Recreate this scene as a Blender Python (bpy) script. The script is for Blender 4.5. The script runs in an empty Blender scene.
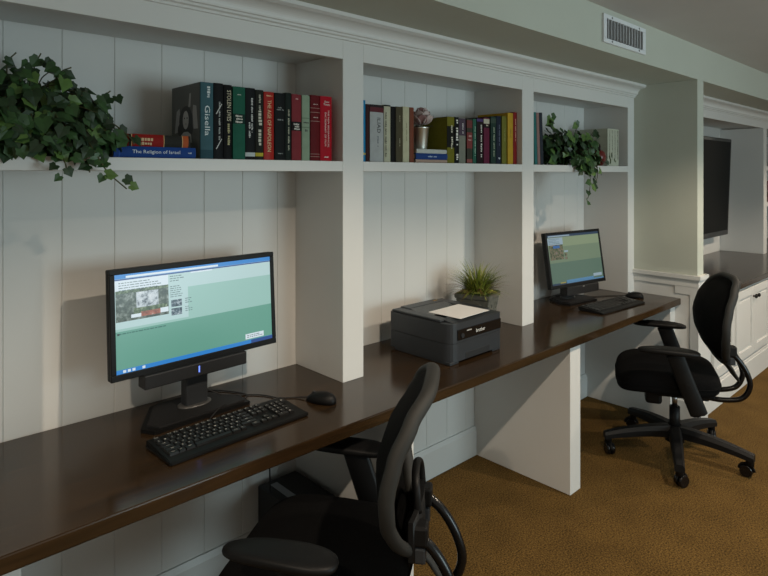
import bpy, bmesh, math, random
from mathutils import Vector, Matrix, Euler
random.seed(7)
S = bpy.context.scene
COL = S.collection
R = math.radians

# ------------------------------------------------------------------ materials
def lin(c):
    return tuple((v/12.92 if v <= .04045 else ((v+.055)/1.055)**2.4) for v in c)
def hexc(h):
    return lin(tuple(int(h[i:i+2], 16)/255 for i in (0, 2, 4)))
MATS = {}
def mat(name, col, rough=.5, metal=0., spec=.5, var=.06, scale=18., bump=0., bscale=60., coat=0., emis=0.):
    """procedural surface: a base colour gently varied by noise, optional fine bump"""
    if name in MATS: return MATS[name]
    m = bpy.data.materials.new(name); m.use_nodes = True
    nt = m.node_tree; N = nt.nodes; L = nt.links
    b = N['Principled BSDF']
    c = hexc(col) if isinstance(col, str) else col
    tc = N.new('ShaderNodeTexCoord')
    nz = N.new('ShaderNodeTexNoise'); nz.inputs['Scale'].default_value = scale; nz.inputs['Detail'].default_value = 4
    L.new(tc.outputs['Object'], nz.inputs['Vector'])
    cr = N.new('ShaderNodeValToRGB')
    cr.color_ramp.elements[0].position = .3; cr.color_ramp.elements[1].position = .7
    cr.color_ramp.elements[0].color = tuple(max(0, x*(1-var)) for x in c)+(1,)
    cr.color_ramp.elements[1].color = tuple(min(1, x*(1+var)) for x in c)+(1,)
    L.new(nz.outputs['Fac'], cr.inputs['Fac'])
    L.new(cr.outputs['Color'], b.inputs['Base Color'])
    b.inputs['Roughness'].default_value = rough; b.inputs['Metallic'].default_value = metal
    b.inputs['Specular IOR Level'].default_value = spec
    if coat:
        b.inputs['Coat Weight'].default_value = coat; b.inputs['Coat Roughness'].default_value = .12
    if emis:
        L.new(cr.outputs['Color'], b.inputs['Emission Color']); b.inputs['Emission Strength'].default_value = emis
    if bump:
        n2 = N.new('ShaderNodeTexNoise'); n2.inputs['Scale'].default_value = bscale; n2.inputs['Detail'].default_value = 3
        L.new(tc.outputs['Object'], n2.inputs['Vector'])
        bp = N.new('ShaderNodeBump'); bp.inputs['Strength'].default_value = bump; bp.inputs['Distance'].default_value = .004
        L.new(n2.outputs['Fac'], bp.inputs['Height']); L.new(bp.outputs['Normal'], b.inputs['Normal'])
    MATS[name] = m
    return m

def carpet_mat():
    m = bpy.data.materials.new('carpet'); m.use_nodes = True
    nt = m.node_tree; N = nt.nodes; L = nt.links; b = N['Principled BSDF']
    tc = N.new('ShaderNodeTexCoord')
    n1 = N.new('ShaderNodeTexNoise'); n1.inputs['Scale'].default_value = 150; n1.inputs['Detail'].default_value = 5
    n2 = N.new('ShaderNodeTexNoise'); n2.inputs['Scale'].default_value = 5; n2.inputs['Detail'].default_value = 4
    for n in (n1, n2): L.new(tc.outputs['Object'], n.inputs['Vector'])
    r1 = N.new('ShaderNodeValToRGB'); r1.color_ramp.elements[0].position = .3; r1.color_ramp.elements[1].position = .72
    r1.color_ramp.elements[0].color = hexc('2E2210')+(1,); r1.color_ramp.elements[1].color = hexc('846636')+(1,)
    L.new(n1.outputs['Fac'], r1.inputs['Fac'])
    r2 = N.new('ShaderNodeValToRGB'); r2.color_ramp.elements[0].position = .35; r2.color_ramp.elements[1].position = .65
    r2.color_ramp.elements[0].color = (.78, .78, .78, 1); r2.color_ramp.elements[1].color = (1, 1, 1, 1)
    L.new(n2.outputs['Fac'], r2.inputs['Fac'])
    mx = N.new('ShaderNodeMix'); mx.data_type = 'RGBA'; mx.blend_type = 'MULTIPLY'; mx.inputs[0].default_value = 1
    L.new(r1.outputs['Color'], mx.inputs[6]); L.new(r2.outputs['Color'], mx.inputs[7])
    L.new(mx.outputs[2], b.inputs['Base Color'])
    b.inputs['Roughness'].default_value = .95; b.inputs['Specular IOR Level'].default_value = .1
    bp = N.new('ShaderNodeBump'); bp.inputs['Strength'].default_value = .8; bp.inputs['Distance'].default_value = .006
    L.new(n1.outputs['Fac'], bp.inputs['Height']); L.new(bp.outputs['Normal'], b.inputs['Normal'])
    return m

def wood_mat(name, c0, c1, rough):
    m = bpy.data.materials.new(name); m.use_nodes = True
    nt = m.node_tree; N = nt.nodes; L = nt.links; b = N['Principled BSDF']
    tc = N.new('ShaderNodeTexCoord'); mp = N.new('ShaderNodeMapping')
    mp.inputs['Scale'].default_value = (1.3, 22, 22)
    L.new(tc.outputs['Object'], mp.inputs['Vector'])
    n1 = N.new('ShaderNodeTexNoise'); n1.inputs['Scale'].default_value = 2.2; n1.inputs['Detail'].default_value = 8; n1.inputs['Distortion'].default_value = .8
    L.new(mp.outputs['Vector'], n1.inputs['Vector'])
    r = N.new('ShaderNodeValToRGB'); r.color_ramp.elements[0].position = .3; r.color_ramp.elements[1].position = .72
    r.color_ramp.elements[0].color = hexc(c0)+(1,); r.color_ramp.elements[1].color = hexc(c1)+(1,)
    L.new(n1.outputs['Fac'], r.inputs['Fac']); L.new(r.outputs['Color'], b.inputs['Base Color'])
    b.inputs['Roughness'].default_value = rough; b.inputs['Specular IOR Level'].default_value = .45
    bp = N.new('ShaderNodeBump'); bp.inputs['Strength'].default_value = .04; bp.inputs['Distance'].default_value = .002
    L.new(n1.outputs['Fac'], bp.inputs['Height']); L.new(bp.outputs['Normal'], b.inputs['Normal'])
    return m

def mesh_fabric(name, col):
    m = bpy.data.materials.new(name); m.use_nodes = True
    nt = m.node_tree; N = nt.nodes; L = nt.links; b = N['Principled BSDF']
    tc = N.new('ShaderNodeTexCoord')
    v = N.new('ShaderNodeTexVoronoi'); v.inputs['Scale'].default_value = 230
    L.new(tc.outputs['Object'], v.inputs['Vector'])
    r = N.new('ShaderNodeValToRGB')
    r.color_ramp.elements[0].color = tuple(x*.4 for x in hexc(col))+(1,); r.color_ramp.elements[1].color = hexc(col)+(1,)
    L.new(v.outputs['Distance'], r.inputs['Fac']); L.new(r.outputs['Color'], b.inputs['Base Color'])
    b.inputs['Roughness'].default_value = .8; b.inputs['Specular IOR Level'].default_value = .2
    bp = N.new('ShaderNodeBump'); bp.inputs['Strength'].default_value = .3; bp.inputs['Distance'].default_value = .002
    L.new(v.outputs['Distance'], bp.inputs['Height']); L.new(bp.outputs['Normal'], b.inputs['Normal'])
    return m

def photo_mat(name, stops, scale, emis, seed=0.):
    """a picture on a lit screen: blotches of colour that glow with the backlight"""
    m = bpy.data.materials.new(name); m.use_nodes = True
    nt = m.node_tree; N = nt.nodes; L = nt.links; b = N['Principled BSDF']
    tc = N.new('ShaderNodeTexCoord'); mp = N.new('ShaderNodeMapping'); mp.inputs['Location'].default_value = (seed, seed*.7, seed*1.3)
    L.new(tc.outputs['Object'], mp.inputs['Vector'])
    n = N.new('ShaderNodeTexNoise'); n.inputs['Scale'].default_value = scale; n.inputs['Detail'].default_value = 6; n.inputs['Roughness'].default_value = .7
    L.new(mp.outputs['Vector'], n.inputs['Vector'])
    r = N.new('ShaderNodeValToRGB'); r.color_ramp.interpolation = 'LINEAR'
    e = r.color_ramp.elements
    while len(e) < len(stops): e.new(.5)
    for k, (p, h) in enumerate(stops): e[k].position = p; e[k].color = hexc(h)+(1,)
    L.new(n.outputs['Fac'], r.inputs['Fac'])
    b.inputs['Base Color'].default_value = (.01, .01, .01, 1); b.inputs['Roughness'].default_value = .25
    L.new(r.outputs['Color'], b.inputs['Emission Color']); b.inputs['Emission Strength'].default_value = emis
    return m

EM = .74     # monitor backlight
def lit(name, h, k=1.):
    m = bpy.data.materials.new(name); m.use_nodes = True
    b = m.node_tree.nodes['Principled BSDF']
    b.inputs['Base Color'].default_value = (.01, .01, .01, 1); b.inputs['Roughness'].default_value = .3
    b.inputs['Emission Color'].default_value = hexc(h)+(1,); b.inputs['Emission Strength'].default_value = EM*k
    return m

WHITE = mat('white_paint', (.66, .655, .635), .42, var=.015, scale=3)
WALLW = mat('beadboard_paint', (.66, .655, .635), .5, var=.02, scale=3)
SAGE = mat('sage_wall_paint', (.50, .52, .45), .65, var=.02, scale=3)
CEIL = mat('ceiling_paint', (.60, .585, .57), .8, var=.02, scale=3)
CARPET = carpet_mat()
DESKW = wood_mat('espresso_wood', '231A10', '3A2A1A', .17)
CTRW = wood_mat('counter_wood', '2A2119', '3E3127', .22)
BLK = mat('black_plastic', '0F0F10', .5, spec=.25, var=.1, bump=.05, bscale=210)
BLKG = mat('glossy_black', '0E0E10', .16, var=.05)
BLKM = mat('matte_black', '161618', .6, var=.1)
CHARC = mat('charcoal_plastic', '2A2D31', .42, var=.06, bump=.06, bscale=400)
RIMM = mat('grey_rubber', '1D1D1B', .7, var=.08)
MESHF = mesh_fabric('chair_mesh', '101011')
FABR = mat('black_fabric', '0C0C0D', .95, spec=.1, var=.25, scale=120, bump=.4, bscale=500)
METAL = mat('steel', '9A9A9C', .3, metal=1., var=.05)
DKMET = mat('dark_tube', '101011', .25, metal=.3, var=.05)
KNOB = mat('dark_bronze', '17120E', .35, metal=.6)
PAPER = mat('paper', (.78, .77, .76), .8, var=.01)
PAGES = mat('book_pages', 'C9BFA4', .85, var=.12, scale=90)
LEAFD = mat('ivy_leaf_dark', '223A1E', .45, var=.35, scale=26)
LEAFM = mat('ivy_leaf_green', '33522A', .45, var=.3, scale=30)
LEAFL = mat('ivy_leaf_light', '58763A', .45, var=.25, scale=30)
STEM = mat('vine_stem', '4A4A2A', .7, var=.2)

# ------------------------------------------------------------------ mesh helpers
class MB:
    def __init__(s): s.bm = bmesh.new(); s.mats = []
    def mi(s, m):
        if m not in s.mats: s.mats.append(m)
        return s.mats.index(m)
    def merge(s, b2, m, M=None, smooth=False):
        if M is not None: bmesh.ops.transform(b2, matrix=M, verts=b2.verts)
        i = s.mi(m); vm = {}
        for v in b2.verts: vm[v] = s.bm.verts.new(v.co)
        for f in b2.faces:
            try: g = s.bm.faces.new([vm[v] for v in f.verts])
            except ValueError: continue
            g.material_index = i; g.smooth = smooth or f.smooth
        b2.free()
    def box(s, m, x0, x1, y0, y1, z0, z1, bev=0., M=None, seg=2):
        b = bmesh.new(); bmesh.ops.create_cube(b, size=1)
        for v in b.verts:
            v.co = Vector(((x0+x1)/2+v.co.x*(x1-x0), (y0+y1)/2+v.co.y*(y1-y0), (z0+z1)/2+v.co.z*(z1-z0)))
        if bev:
            old = set()
            bmesh.ops.bevel(b, geom=list(b.edges), offset=bev, segments=seg, affect='EDGES', profile=.5)
        s.merge(b, m, M); return s
    def prism(s, m, poly, a0, a1, axis='z', M=None, smooth=False):
        """polygon (2-D) swept along an axis; poly in (x,y)/(y,z)/(x,z) for z/x/y"""
        def P(p, a):
            return {'z': (p[0], p[1], a), 'x': (a, p[0], p[1]), 'y': (p[0], a, p[1])}[axis]
        b = bmesh.new(); n = len(poly)
        A = [b.verts.new(P(p, a0)) for p in poly]; B = [b.verts.new(P(p, a1)) for p in poly]
        b.faces.new(A[::-1]); b.faces.new(B)
        for i in range(n):
            f = b.faces.new([A[i], A[(i+1) % n], B[(i+1) % n], B[i]]); f.smooth = smooth
        bmesh.ops.recalc_face_normals(b, faces=b.faces)
        s.merge(b, m, M); return s
    def cyl(s, m, p0, p1, r0, r1=None, seg=20, caps=True):
        r1 = r0 if r1 is None else r1
        return s.tube(m, [p0, p1], [r0, r1], seg, caps)
    def tube(s, m, pts, rad, seg=10, caps=True, flat=1., up=None, closed=False):
        pts = [Vector(p) for p in pts]; n = len(pts)
        if not hasattr(rad, '__len__'): rad = [rad]*n
        b = bmesh.new(); rings = []; prev = None
        for i, p in enumerate(pts):
            if closed: t = pts[(i+1) % n]-pts[i-1]
            else: t = pts[min(i+1, n-1)]-pts[max(i-1, 0)]
            t.normalize()
            if up is not None: u = Vector(up) if not callable(up) else Vector(up(p))
            elif prev is not None: u = prev
            else: u = Vector((0, 0, 1)) if abs(t.z) < .9 else Vector((1, 0, 0))
            u = (u-t*u.dot(t)); u.normalize(); v = t.cross(u); prev = u
            rings.append([b.verts.new(p+u*math.cos(2*math.pi*k/seg)*rad[i]*flat+v*math.sin(2*math.pi*k/seg)*rad[i]) for k in range(seg)])
        for i in range(n if closed else n-1):
            A, B = rings[i], rings[(i+1) % n]
            for k in range(seg):
                f = b.faces.new([A[k], A[(k+1) % seg], B[(k+1) % seg], B[k]]); f.smooth = True
        if caps and not closed:
            b.faces.new(rings[0][::-1]); b.faces.new(rings[-1])
        bmesh.ops.recalc_face_normals(b, faces=b.faces)
        s.merge(b, m); return s
    def lathe(s, m, prof, seg=28, M=None, caps=True):
        b = bmesh.new(); rings = []
        for r, z in prof:
            rings.append([b.verts.new((r*math.cos(2*math.pi*k/seg), r*math.sin(2*math.pi*k/seg), z)) for k in range(seg)])
        for A, B in zip(rings, rings[1:]):
            for k in range(seg):
                f = b.faces.new([A[k], A[(k+1) % seg], B[(k+1) % seg], B[k]]); f.smooth = True
        if caps: b.faces.new(rings[0][::-1]); b.faces.new(rings[-1])
        bmesh.ops.recalc_face_normals(b, faces=b.faces)
        s.merge(b, m, M); return s
    def ball(s, m, c, r, sx=1, sy=1, sz=1, M=None, seg=16):
        b = bmesh.new(); bmesh.ops.create_uvsphere(b, u_segments=seg, v_segments=seg//2+2, radius=r)
        for v in b.verts: v.co = Vector((c[0]+v.co.x*sx, c[1]+v.co.y*sy, c[2]+v.co.z*sz))
        for f in b.faces: f.smooth = True
        s.merge(b, m, M); return s
    def face(s, m, pts, smooth=False):
        vs = [s.bm.verts.new(p) for p in pts]
        f = s.bm.faces.new(vs); f.material_index = s.mi(m); f.smooth = smooth
        return s
    def text(s, m, body, length, height, M, depth=.0003, spread=1.):
        """lettering fitted in length x height, lying in local XY, centred"""
        cu = bpy.data.curves.new('t', 'FONT'); cu.body = body; cu.align_x = 'CENTER'; cu.resolution_u = 2
        cu.space_character = spread
        ob = bpy.data.objects.new('t', cu); COL.objects.link(ob)
        dg = bpy.context.evaluated_depsgraph_get(); dg.update()
        me = ob.evaluated_get(dg).to_mesh()
        b = bmesh.new(); b.from_mesh(me)
        ob.evaluated_get(dg).to_mesh_clear(); bpy.data.objects.remove(ob); bpy.data.curves.remove(cu)
        if not b.verts: return s
        xs = [v.co.x for v in b.verts]; ys = [v.co.y for v in b.verts]
        kx = length/max(1e-6, max(xs)-min(xs)); ky = height/max(1e-6, max(ys)-min(ys))
        cx = (max(xs)+min(xs))/2; cyy = (max(ys)+min(ys))/2
        for v in b.verts: v.co = Vector(((v.co.x-cx)*kx, (v.co.y-cyy)*ky, depth))
        s.merge(b, m, M); return s
    def build(s, name, parent=None, loc=None, rot=None, sharp=35):
        me = bpy.data.meshes.new(name); s.bm.normal_update()
        s.bm.to_mesh(me); s.bm.free()
        for m in s.mats: me.materials.append(m)
        o = bpy.data.objects.new(name, me); COL.objects.link(o)
        if parent is not None: o.parent = parent
        if loc is not None: o.location = loc
        if rot is not None: o.rotation_euler = rot
        return o

def tag(o, label=None, cat=None, group=None, kind=None):
    if label: o['label'] = label
    if cat: o['category'] = cat
    if group: o['group'] = group
    if kind: o['kind'] = kind
    return o
def thing(name, label, cat, loc=(0, 0, 0), rot=(0, 0, 0), group=None):
    o = bpy.data.objects.new(name, None); COL.objects.link(o)
    o.empty_display_size = .05
    o.location = loc; o.rotation_euler = rot
    return tag(o, label, cat, group)
def copy_tree(o, parent=None):
    c = o.copy(); COL.objects.link(c)
    if parent is not None: c.parent = parent
    for ch in [x for x in bpy.data.objects if x.parent == o]: copy_tree(ch, c)
    return c
def struct(o): return tag(o, kind='structure')
def catmull(pts, n=8):
    P = [Vector(p) for p in pts]; P = [P[0]*2-P[1]]+P+[P[-1]*2-P[-2]]; out = []
    for i in range(1, len(P)-2):
        a, b, c, d = P[i-1:i+3]
        for k in range(n):
            t = k/n
            out.append(.5*((2*b)+(c-a)*t+(2*a-5*b+4*c-d)*t*t+(3*b-a-3*c+d)*t**3))
    out.append(P[-2]); return out

# ------------------------------------------------------------------ key measures (metres)
D = .31            # back wall
ZD = .76           # desk top
YD = -.297         # desk front edge
ZS0, ZS1 = 1.555, 1.5930   # shelf under / top
ZH = 1.977         # header underside
ZSOF = 2.127       # soffit underside
YSOF = -.394       # soffit front
ZC = 2.336         # ceiling
XE = 2.4975        # face of the partition
POSTS = [(-2.375, -2.273), (-1.205, -1.103), (0, .1025), (1.186, 1.2915), (2.405, XE)]

# ------------------------------------------------------------------ room shell
b = MB(); b.box(CARPET, -3.2, 8.0, -5.2, .42, -.06, 0); struct(b.build('floor'))
b = MB(); b.box(CEIL, -3.2, 8.0, -5.2, YSOF, ZC, ZC+.08); struct(b.build('ceiling'))
b = MB(); b.box(SAGE, -3.2, 8.0, YSOF, .42, ZSOF, ZC+.08); struct(b.build('soffit'))
# beadboard back wall with V grooves
def groove_wall():
    gs = [-.088+.1575*k for k in range(-15, 1)]+[.171+.157*k for k in range(0, 7)]+[1.31+.167*k for k in range(0, 7)]
    pts = [(-3.2, D)]
    for g in gs: pts += [(g-.0022, D), (g, D+.003), (g+.0022, D)]
    pts += [(8.0, D), (8.0, .42), (-3.2, .42)]
    return pts
b = MB(); b.prism(WALLW, groove_wall(), 0, ZSOF, 'z'); struct(b.build('wall_back'))
b = MB(); b.box(SAGE, XE, 2.60, YSOF, D, 0, ZSOF, .002); part_wall = struct(b.build('wall_partition'))
b = MB(); b.box(SAGE, -3.2, -2.38, YSOF, D, 0, ZSOF, .002); struct(b.build('wall_left'))
b = MB(); b.box(SAGE, 7.0, 7.2, YSOF, D, 0, ZSOF, .002); struct(b.build('wall_right'))
# baseboard behind the kneeholes
def base_prof(m, x0, x1):
    m.prism(WHITE, [(D, 0), (D-.018, 0), (D-.018, .135), (D-.013, .145), (D-.009, .156), (D, .156)], x0, x1, 'x')
b = MB()
for a0, a1 in ((-2.273, -1.205), (-1.103, 0), (.1025, 1.186), (1.2815, 2.42)): base_prof(b, a0, a1)
struct(b.build('baseboard_back'))
# chair rail and wainscot of the partition
b = MB()
for p, z0, z1 in ((.010, .838, .879), (.016, .879, .887), (.024, .887, .913)):
    b.box(WHITE, XE-p, XE-.0005, YSOF-p, -.0005, z0, z1, .0015); b.box(WHITE, XE-.0005, 2.60+p, YSOF-p, YSOF+.009 if p < .02 else YSOF, z0, z1, .0015)
struct(b.build('trim_1'))
b = MB()
b.box(WHITE, XE-.008, XE, YSOF, -.352, .12, .838, .001)          # stile
b.box(WHITE, XE-.008, XE, -.352, -.262, .79, .838, .001)
b.box(WHITE, XE-.008, XE, -.352, -.262, .12, .19, .001)
b.box(WHITE, XE-.002, XE, -.352, -.262, .19, .79)
b.box(WHITE, XE-.008, 2.608, YSOF-.008, YSOF, .12, .838, .001)
b.box(WHITE, XE-.0015, XE, -.262, 0, ZD, .838); b.box(WHITE, XE-.018, XE, YSOF-.02, -.262, 0, .125, .003)
b.box(WHITE, XE-.018, 2.62, YSOF-.02, YSOF, 0, .125, .003)
struct(b.build('trim_2'))

# ------------------------------------------------------------------ built-in bookcase (desk bays)
def crown_prof():
    p = [(0, 2.048), (-.009, 2.048), (-.009, 2.056), (-.017, 2.060), (-.017, 2.067), (-.024, 2.069), (-.026, 2.074)]
    for k in range(9):
        t = k/8*math.pi/2
        p.append((-.026-.040*(1-math.cos(t)), 2.074+.032*math.sin(t)))
    p += [(-.070, 2.108), (-.080, 2.113), (-.080, ZSOF), (0, ZSOF)]
    return p
bc = thing('built_in_bookcase', 'white built-in bookcase with open shelf bays running above the dark desk', 'bookcase', (0, 0, 0))
for i, (a0, a1) in enumerate(POSTS):
    b = MB(); b.box(WHITE, a0, a1, 0, D, ZD, ZSOF, .0015)
    b.build('upright_post', bc)
bays = [(-2.273, -1.205), (-1.103, 0), (.1025, 1.186), (1.2915, 2.405)]
for a0, a1 in bays:
    b = MB(); b.box(WHITE, a0, a1, 0, D, ZS0, ZS1, .0015); b.build('shelf', bc)
    b = MB(); b.box(WHITE, a0, a1, 0, .02, ZH, ZSOF-.001, .001); b.box(WHITE, a0, a1, .02, D, 1.997, 2.02); b.build('header', bc)
b = MB(); b.prism(WHITE, crown_prof(), -2.375, XE+.03, 'x')
# mitred return at the right end
b.build('crown_moulding', bc)

# ------------------------------------------------------------------ desk
desk = thing('built_in_desk', 'long dark espresso wood desk top on white support panels under the bookcase', 'desk', (0, 0, 0))
b = MB(); b.box(DESKW, -2.375, XE-.001, YD, D-.001, .72, ZD, .004, seg=2); b.build('desk_top', desk)
for a0, a1 in [(-2.375, -2.273), (-1.205, -1.103), (0, .1025), (1.184, 1.2815), (2.42, XE-.001)]:
    b = MB(); b.box(WHITE, a0, a1, -.270 if a0 < 2 else -.262, D-.001, 0, .7195, .002); b.build('support_panel', desk)

# ------------------------------------------------------------------ media bay right of the partition
YM = -.075
mb = thing('media_bookcase', 'white bookcase with a wide opening around the wall television, right of the partition', 'bookcase', (0, 0, 0))
b = MB()
b.box(WHITE, 2.6005, 6.99, YM, YM+.02, 1.985, ZSOF-.001, .001); b.box(WHITE, 2.6005, 6.99, YM+.02, D, 2.0, 2.02); b.build('header', mb)
b = MB(); b.prism(WHITE, [(p[0]+YM, p[1]) for p in crown_prof()], 2.6005, 6.99, 'x'); b.build('crown_moulding', mb)
for a0, a1 in ((5.205, 5.315), (6.88, 6.99)):
    b = MB(); b.box(WHITE, a0, a1, YM, D, ZD, 1.985, .0015); b.build('upright_post', mb)
for z in (1.22, 1.575):
    b = MB(); b.box(WHITE, 5.315, 6.88, YM, D, z, z+.04, .0015); b.build('shelf', mb)
ct = MB(); ct.box(CTRW, 2.601, 6.99, -.405, D-.001, .72, ZD, .004)
tag(ct.build('counter_top'), 'brown wood counter top on the white cabinets below the television', 'counter')
cab = thing('base_cabinet', 'white base cabinets with paneled doors and dark knobs under the brown counter', 'cabinet', (0, 0, 0))
b = MB(); b.box(WHITE, 2.627, 6.99, -.372, D-.001, .0, .7195, .001)
b.box(WHITE, 2.627, 6.99, -.392, -.372, 0, .155, .002); b.box(WHITE, 2.627, 6.99, -.386, -.372, .155, .172, .002)
b.build('cabinet_body', cab)
def door_mesh(w, h):
    m = MB(); f = .058; t = .02
    m.box(WHITE, 0, f, -t, 0, 0, h, .002); m.box(WHITE, w-f, w, -t, 0, 0, h, .002)
    m.box(WHITE, f, w-f, -t, 0, 0, f, .002); m.box(WHITE, f, w-f, -t, 0, h-f, h, .002)
    m.box(WHITE, f, w-f, -.008, 0, f, h-f)
    m.box(WHITE, f+.02, w-f-.02, -.014, -.008, f+.02, h-f-.02, .004)
    return m
for bx in (2.80, 3.685, 4.57, 5.455, 6.34):
    for side in (0, 1):
        x = bx-.4205 if side == 0 else bx+.003
        if x < 2.64: continue
        d = door_mesh(.4175, .50).build('door', cab, (x, -.372, .195))
        kx = .4175-.032 if side == 0 else .032
        kb = MB(); kb.cyl(KNOB, (kx, -.02, .43), (kx, -.034, .43), .006); kb.ball(KNOB, (kx, -.042, .43), .015, 1, .75, 1)
        kb.build('knob', d)

# wall television
tv = thing('television', 'black flat television hung on the wall in the media bay', 'television', (4.20, .185, .945), (R(2), 0, 0))
b = MB(); b.box(BLKG, -.83, .83, 0, .05, 0, .935, .006); b.build('casing', tv)
b = MB(); b.box(mat('tv_glass', '0C0C0A', .45, spec=.08, var=.03), -.80, .80, -.002, 0, .05, .905); b.build('screen', tv)
b = MB(); b.box(BLKM, -.25, .25, .05, .085, .25, .65, .004); b.build('wall_mount', tv)
# books on the far media shelf
def far_items():
    spec = [('171716', .04, .24, 1.6155, 'black book standing on the upper shelf right of the television'),
            ('3A1010', .06, .215, 1.2605, 'dark red book standing on the lower shelf right of the television')]
    for h, w, hh, z, lab in spec:
        for q in range(1):
            yield h, w, hh, z, lab
# (built further down with the other books)

# ------------------------------------------------------------------ air vent on the soffit
vent = thing('air_vent', 'white rectangular air vent with upright slats on the soffit', 'vent', (1.485, YSOF, 2.236))
b = MB()
for bx in ((-.233, .233, .047, .068), (-.233, .233, -.068, -.047), (-.233, -.202, -.047, .047), (.202, .233, -.047, .047)):
    b.box(mat('vent_white', (.72, .74, .76), .4, var=.01), bx[0], bx[1], -.012, 0, bx[2], bx[3], .002)
for sx in (-.15, .15):
    for sz in (-.057, .057): b.cyl(METAL, (sx, -.012, sz), (sx, -.014, sz), .005, seg=10)
b.build('vent_frame', vent)
b = MB(); b.box(mat('vent_dark', '4A4C4C', .8), -.203, .203, -.002, -.0005, -.048, .048); b.build('backing', vent)
for k in range(13):
    xx = -.19+.38*k/12
    b = MB(); b.box(MATS['vent_white'], -.001, .001, -.011, .011, -.047, .047)
    b.build('slat', vent, (xx, -.0075, 0), (0, 0, R(-28)))

# ------------------------------------------------------------------ books
READ = {'Gisella', 'STOLEN LIVES', 'THE AGE OF NAPOLEON', 'The Religion of Israel', 'THE NEW BIOGRAPHICAL', 'DICTIONARY OF FILM', 'David', 'Thomson', 'ILIAD'}
def spine_text(m, mt, body, z, length, h, x=0, yy=-.0034, across=False):
    if across:
        M = Matrix(((1, 0, 0, x), (0, 0, -1, yy), (0, 1, 0, z), (0, 0, 0, 1)))
    else:
        M = Matrix(((0, 1, 0, x), (0, 0, -1, yy), (-1, 0, 0, z), (0, 0, 0, 1)))
    length *= .95; h *= .82
    if body in READ: m.text(mt, body, length, h, M); return
    # lettering too small to read in the photo: a row of letter-sized dashes
    rr = random.Random(len(body)*31+int(z*1e5)); u = -length/2; n = 0
    while u < length/2-h*.2:
        w = min(h*rr.uniform(.35, .75), length/2-u); n += 1
        if n % 6: m.box(mt, u, u+w, -h*rr.choice([.5, .35, .5]), h*rr.choice([.5, .3, .3]), 0, .0003, 0, M)
        u += w+h*.22
def make_book(label, w, h, d, col, texts=(), bands=(), group=None, loc=(0, 0, 0), rot=(0, 0, 0), rough=.6, pages='C9BFA4', bulge=.003, cover_extra=None, cat='book'):
    """texts: (colour, body, z centre 0..1, length, height, across, x) ; bands: (colour, z0, z1 as fraction)"""
    cm = mat('cover_'+col, col, rough, spec=.12, var=.08, scale=30)
    root = thing('book', label, cat, loc, rot, group)
    m = MB(); t = min(.003, w*.16)
    # bowed spine + two boards as one wrap
    out = [(-w/2, d)]+[(-w/2, 0)]
    for k in range(1, 6):
        a = k/6; out.append((-w/2+w*a, -bulge*math.sin(a*math.pi)))
    out += [(w/2, 0), (w/2, d), (w/2-t, d), (w/2-t, t), (-w/2+t, t), (-w/2+t, d)]
    # split in convex pieces for clean shading
    m.prism(cm, [(-w/2, d), (-w/2, 0), (-w/2+t, 0), (-w/2+t, d)], 0, h, 'z')
    m.prism(cm, [(w/2-t, d), (w/2-t, 0), (w/2, 0), (w/2, d)], 0, h, 'z')
    sp = [(-w/2, .0001)]+[(-w/2+w*k/8, -bulge*math.sin(k/8*math.pi)) for k in range(1, 8)]+[(w/2, .0001), (w/2, t), (-w/2, t)]
    m.prism(cm, sp, 0, h, 'z')
    for bc_, z0, z1 in bands:
        bm_ = mat('cover_'+bc_, bc_, rough, spec=.12, var=.05)
        sp2 = [(-w/2-.0003, -.0002)]+[(-w/2+w*k/8, -bulge*math.sin(k/8*math.pi)-.0005) for k in range(1, 8)]+[(w/2+.0003, -.0002), (w/2+.0003, .001), (-w/2-.0003, .001)]
        m.prism(bm_, sp2, h*z0, h*z1, 'z')
    if cover_extra: cover_extra(m, w, h, d)
    m.build('cover', root)
    m = MB(); m.box(mat('pages_'+pages, pages, .85, var=.12, scale=90), -w/2+t, w/2-t, t, d-.004, .003, h-.003); m.build('pages', root)
    if texts:
        for tx in texts:
            m = MB()
            c, body, zc, ln, hh, across, xx = (tuple(tx)+(0,)*7)[:7]
            spine_text(m, mat('ink_'+c, c, .5, var=.02), body, h*zc, ln, hh, xx, -bulge-.0008, across)
            m.build('spine_lettering', root)
    return root

def portrait(m, w, h, d):
    """black-and-white photograph of a woman with raised arms on the front board"""
    def P(u, v): return (-w/2-.0006, d*(.06+.9*(1-u)), h*v)
    g1 = mat('photo_dark', '5C5E5C', .5); g2 = mat('photo_mid', 'A4A4A4', .35); g3 = mat('photo_light', 'BEBCBA', .35); g4 = mat('photo_hair', '1D1D1E', .4)
    def ell(mt, cu, cv, ru, rv, off):
        pts = []
        for k in range(18):
            a = 2*math.pi*k/18; p = P(cu+ru*math.cos(a), cv+rv*math.sin(a)); pts.append((p[0]-off, p[1], p[2]))
        m.face(mt, pts)
    def poly(mt, uv, off):
        m.face(mt, [(P(u, v)[0]-off, P(u, v)[1], P(u, v)[2]) for u, v in uv])
    poly(g1, [(-.03, 0), (-.03, 1), (1.04, 1), (1.04, 0)], -.0003)
    poly(g2, [(.08, .36), (.16, .66), (.27, .70), (.30, .62), (.24, .38)], .0001)
    poly(g2, [(.98, .40), (.92, .70), (.80, .72), (.78, .62), (.82, .40)], .0001)
    poly(g2, [(.62, .70), (.66, .88), (.72, .88), (.70, .70)], .0001)
    ell(g4, .52, .52, .26, .20, .0002)
    ell(g4, .50, .40, .30, .14, .00025)
    ell(g3, .52, .53, .115, .125, .0003)
    poly(g3, [(.30, .22), (.34, .33), (.45, .37), (.60, .37), (.72, .33), (.76, .22)], .00028)
    ell(g4, .475, .555, .022, .011, .0004); ell(g4, .575, .555, .022, .011, .0004); ell(g2, .525, .475, .035, .012, .0004)

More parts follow.
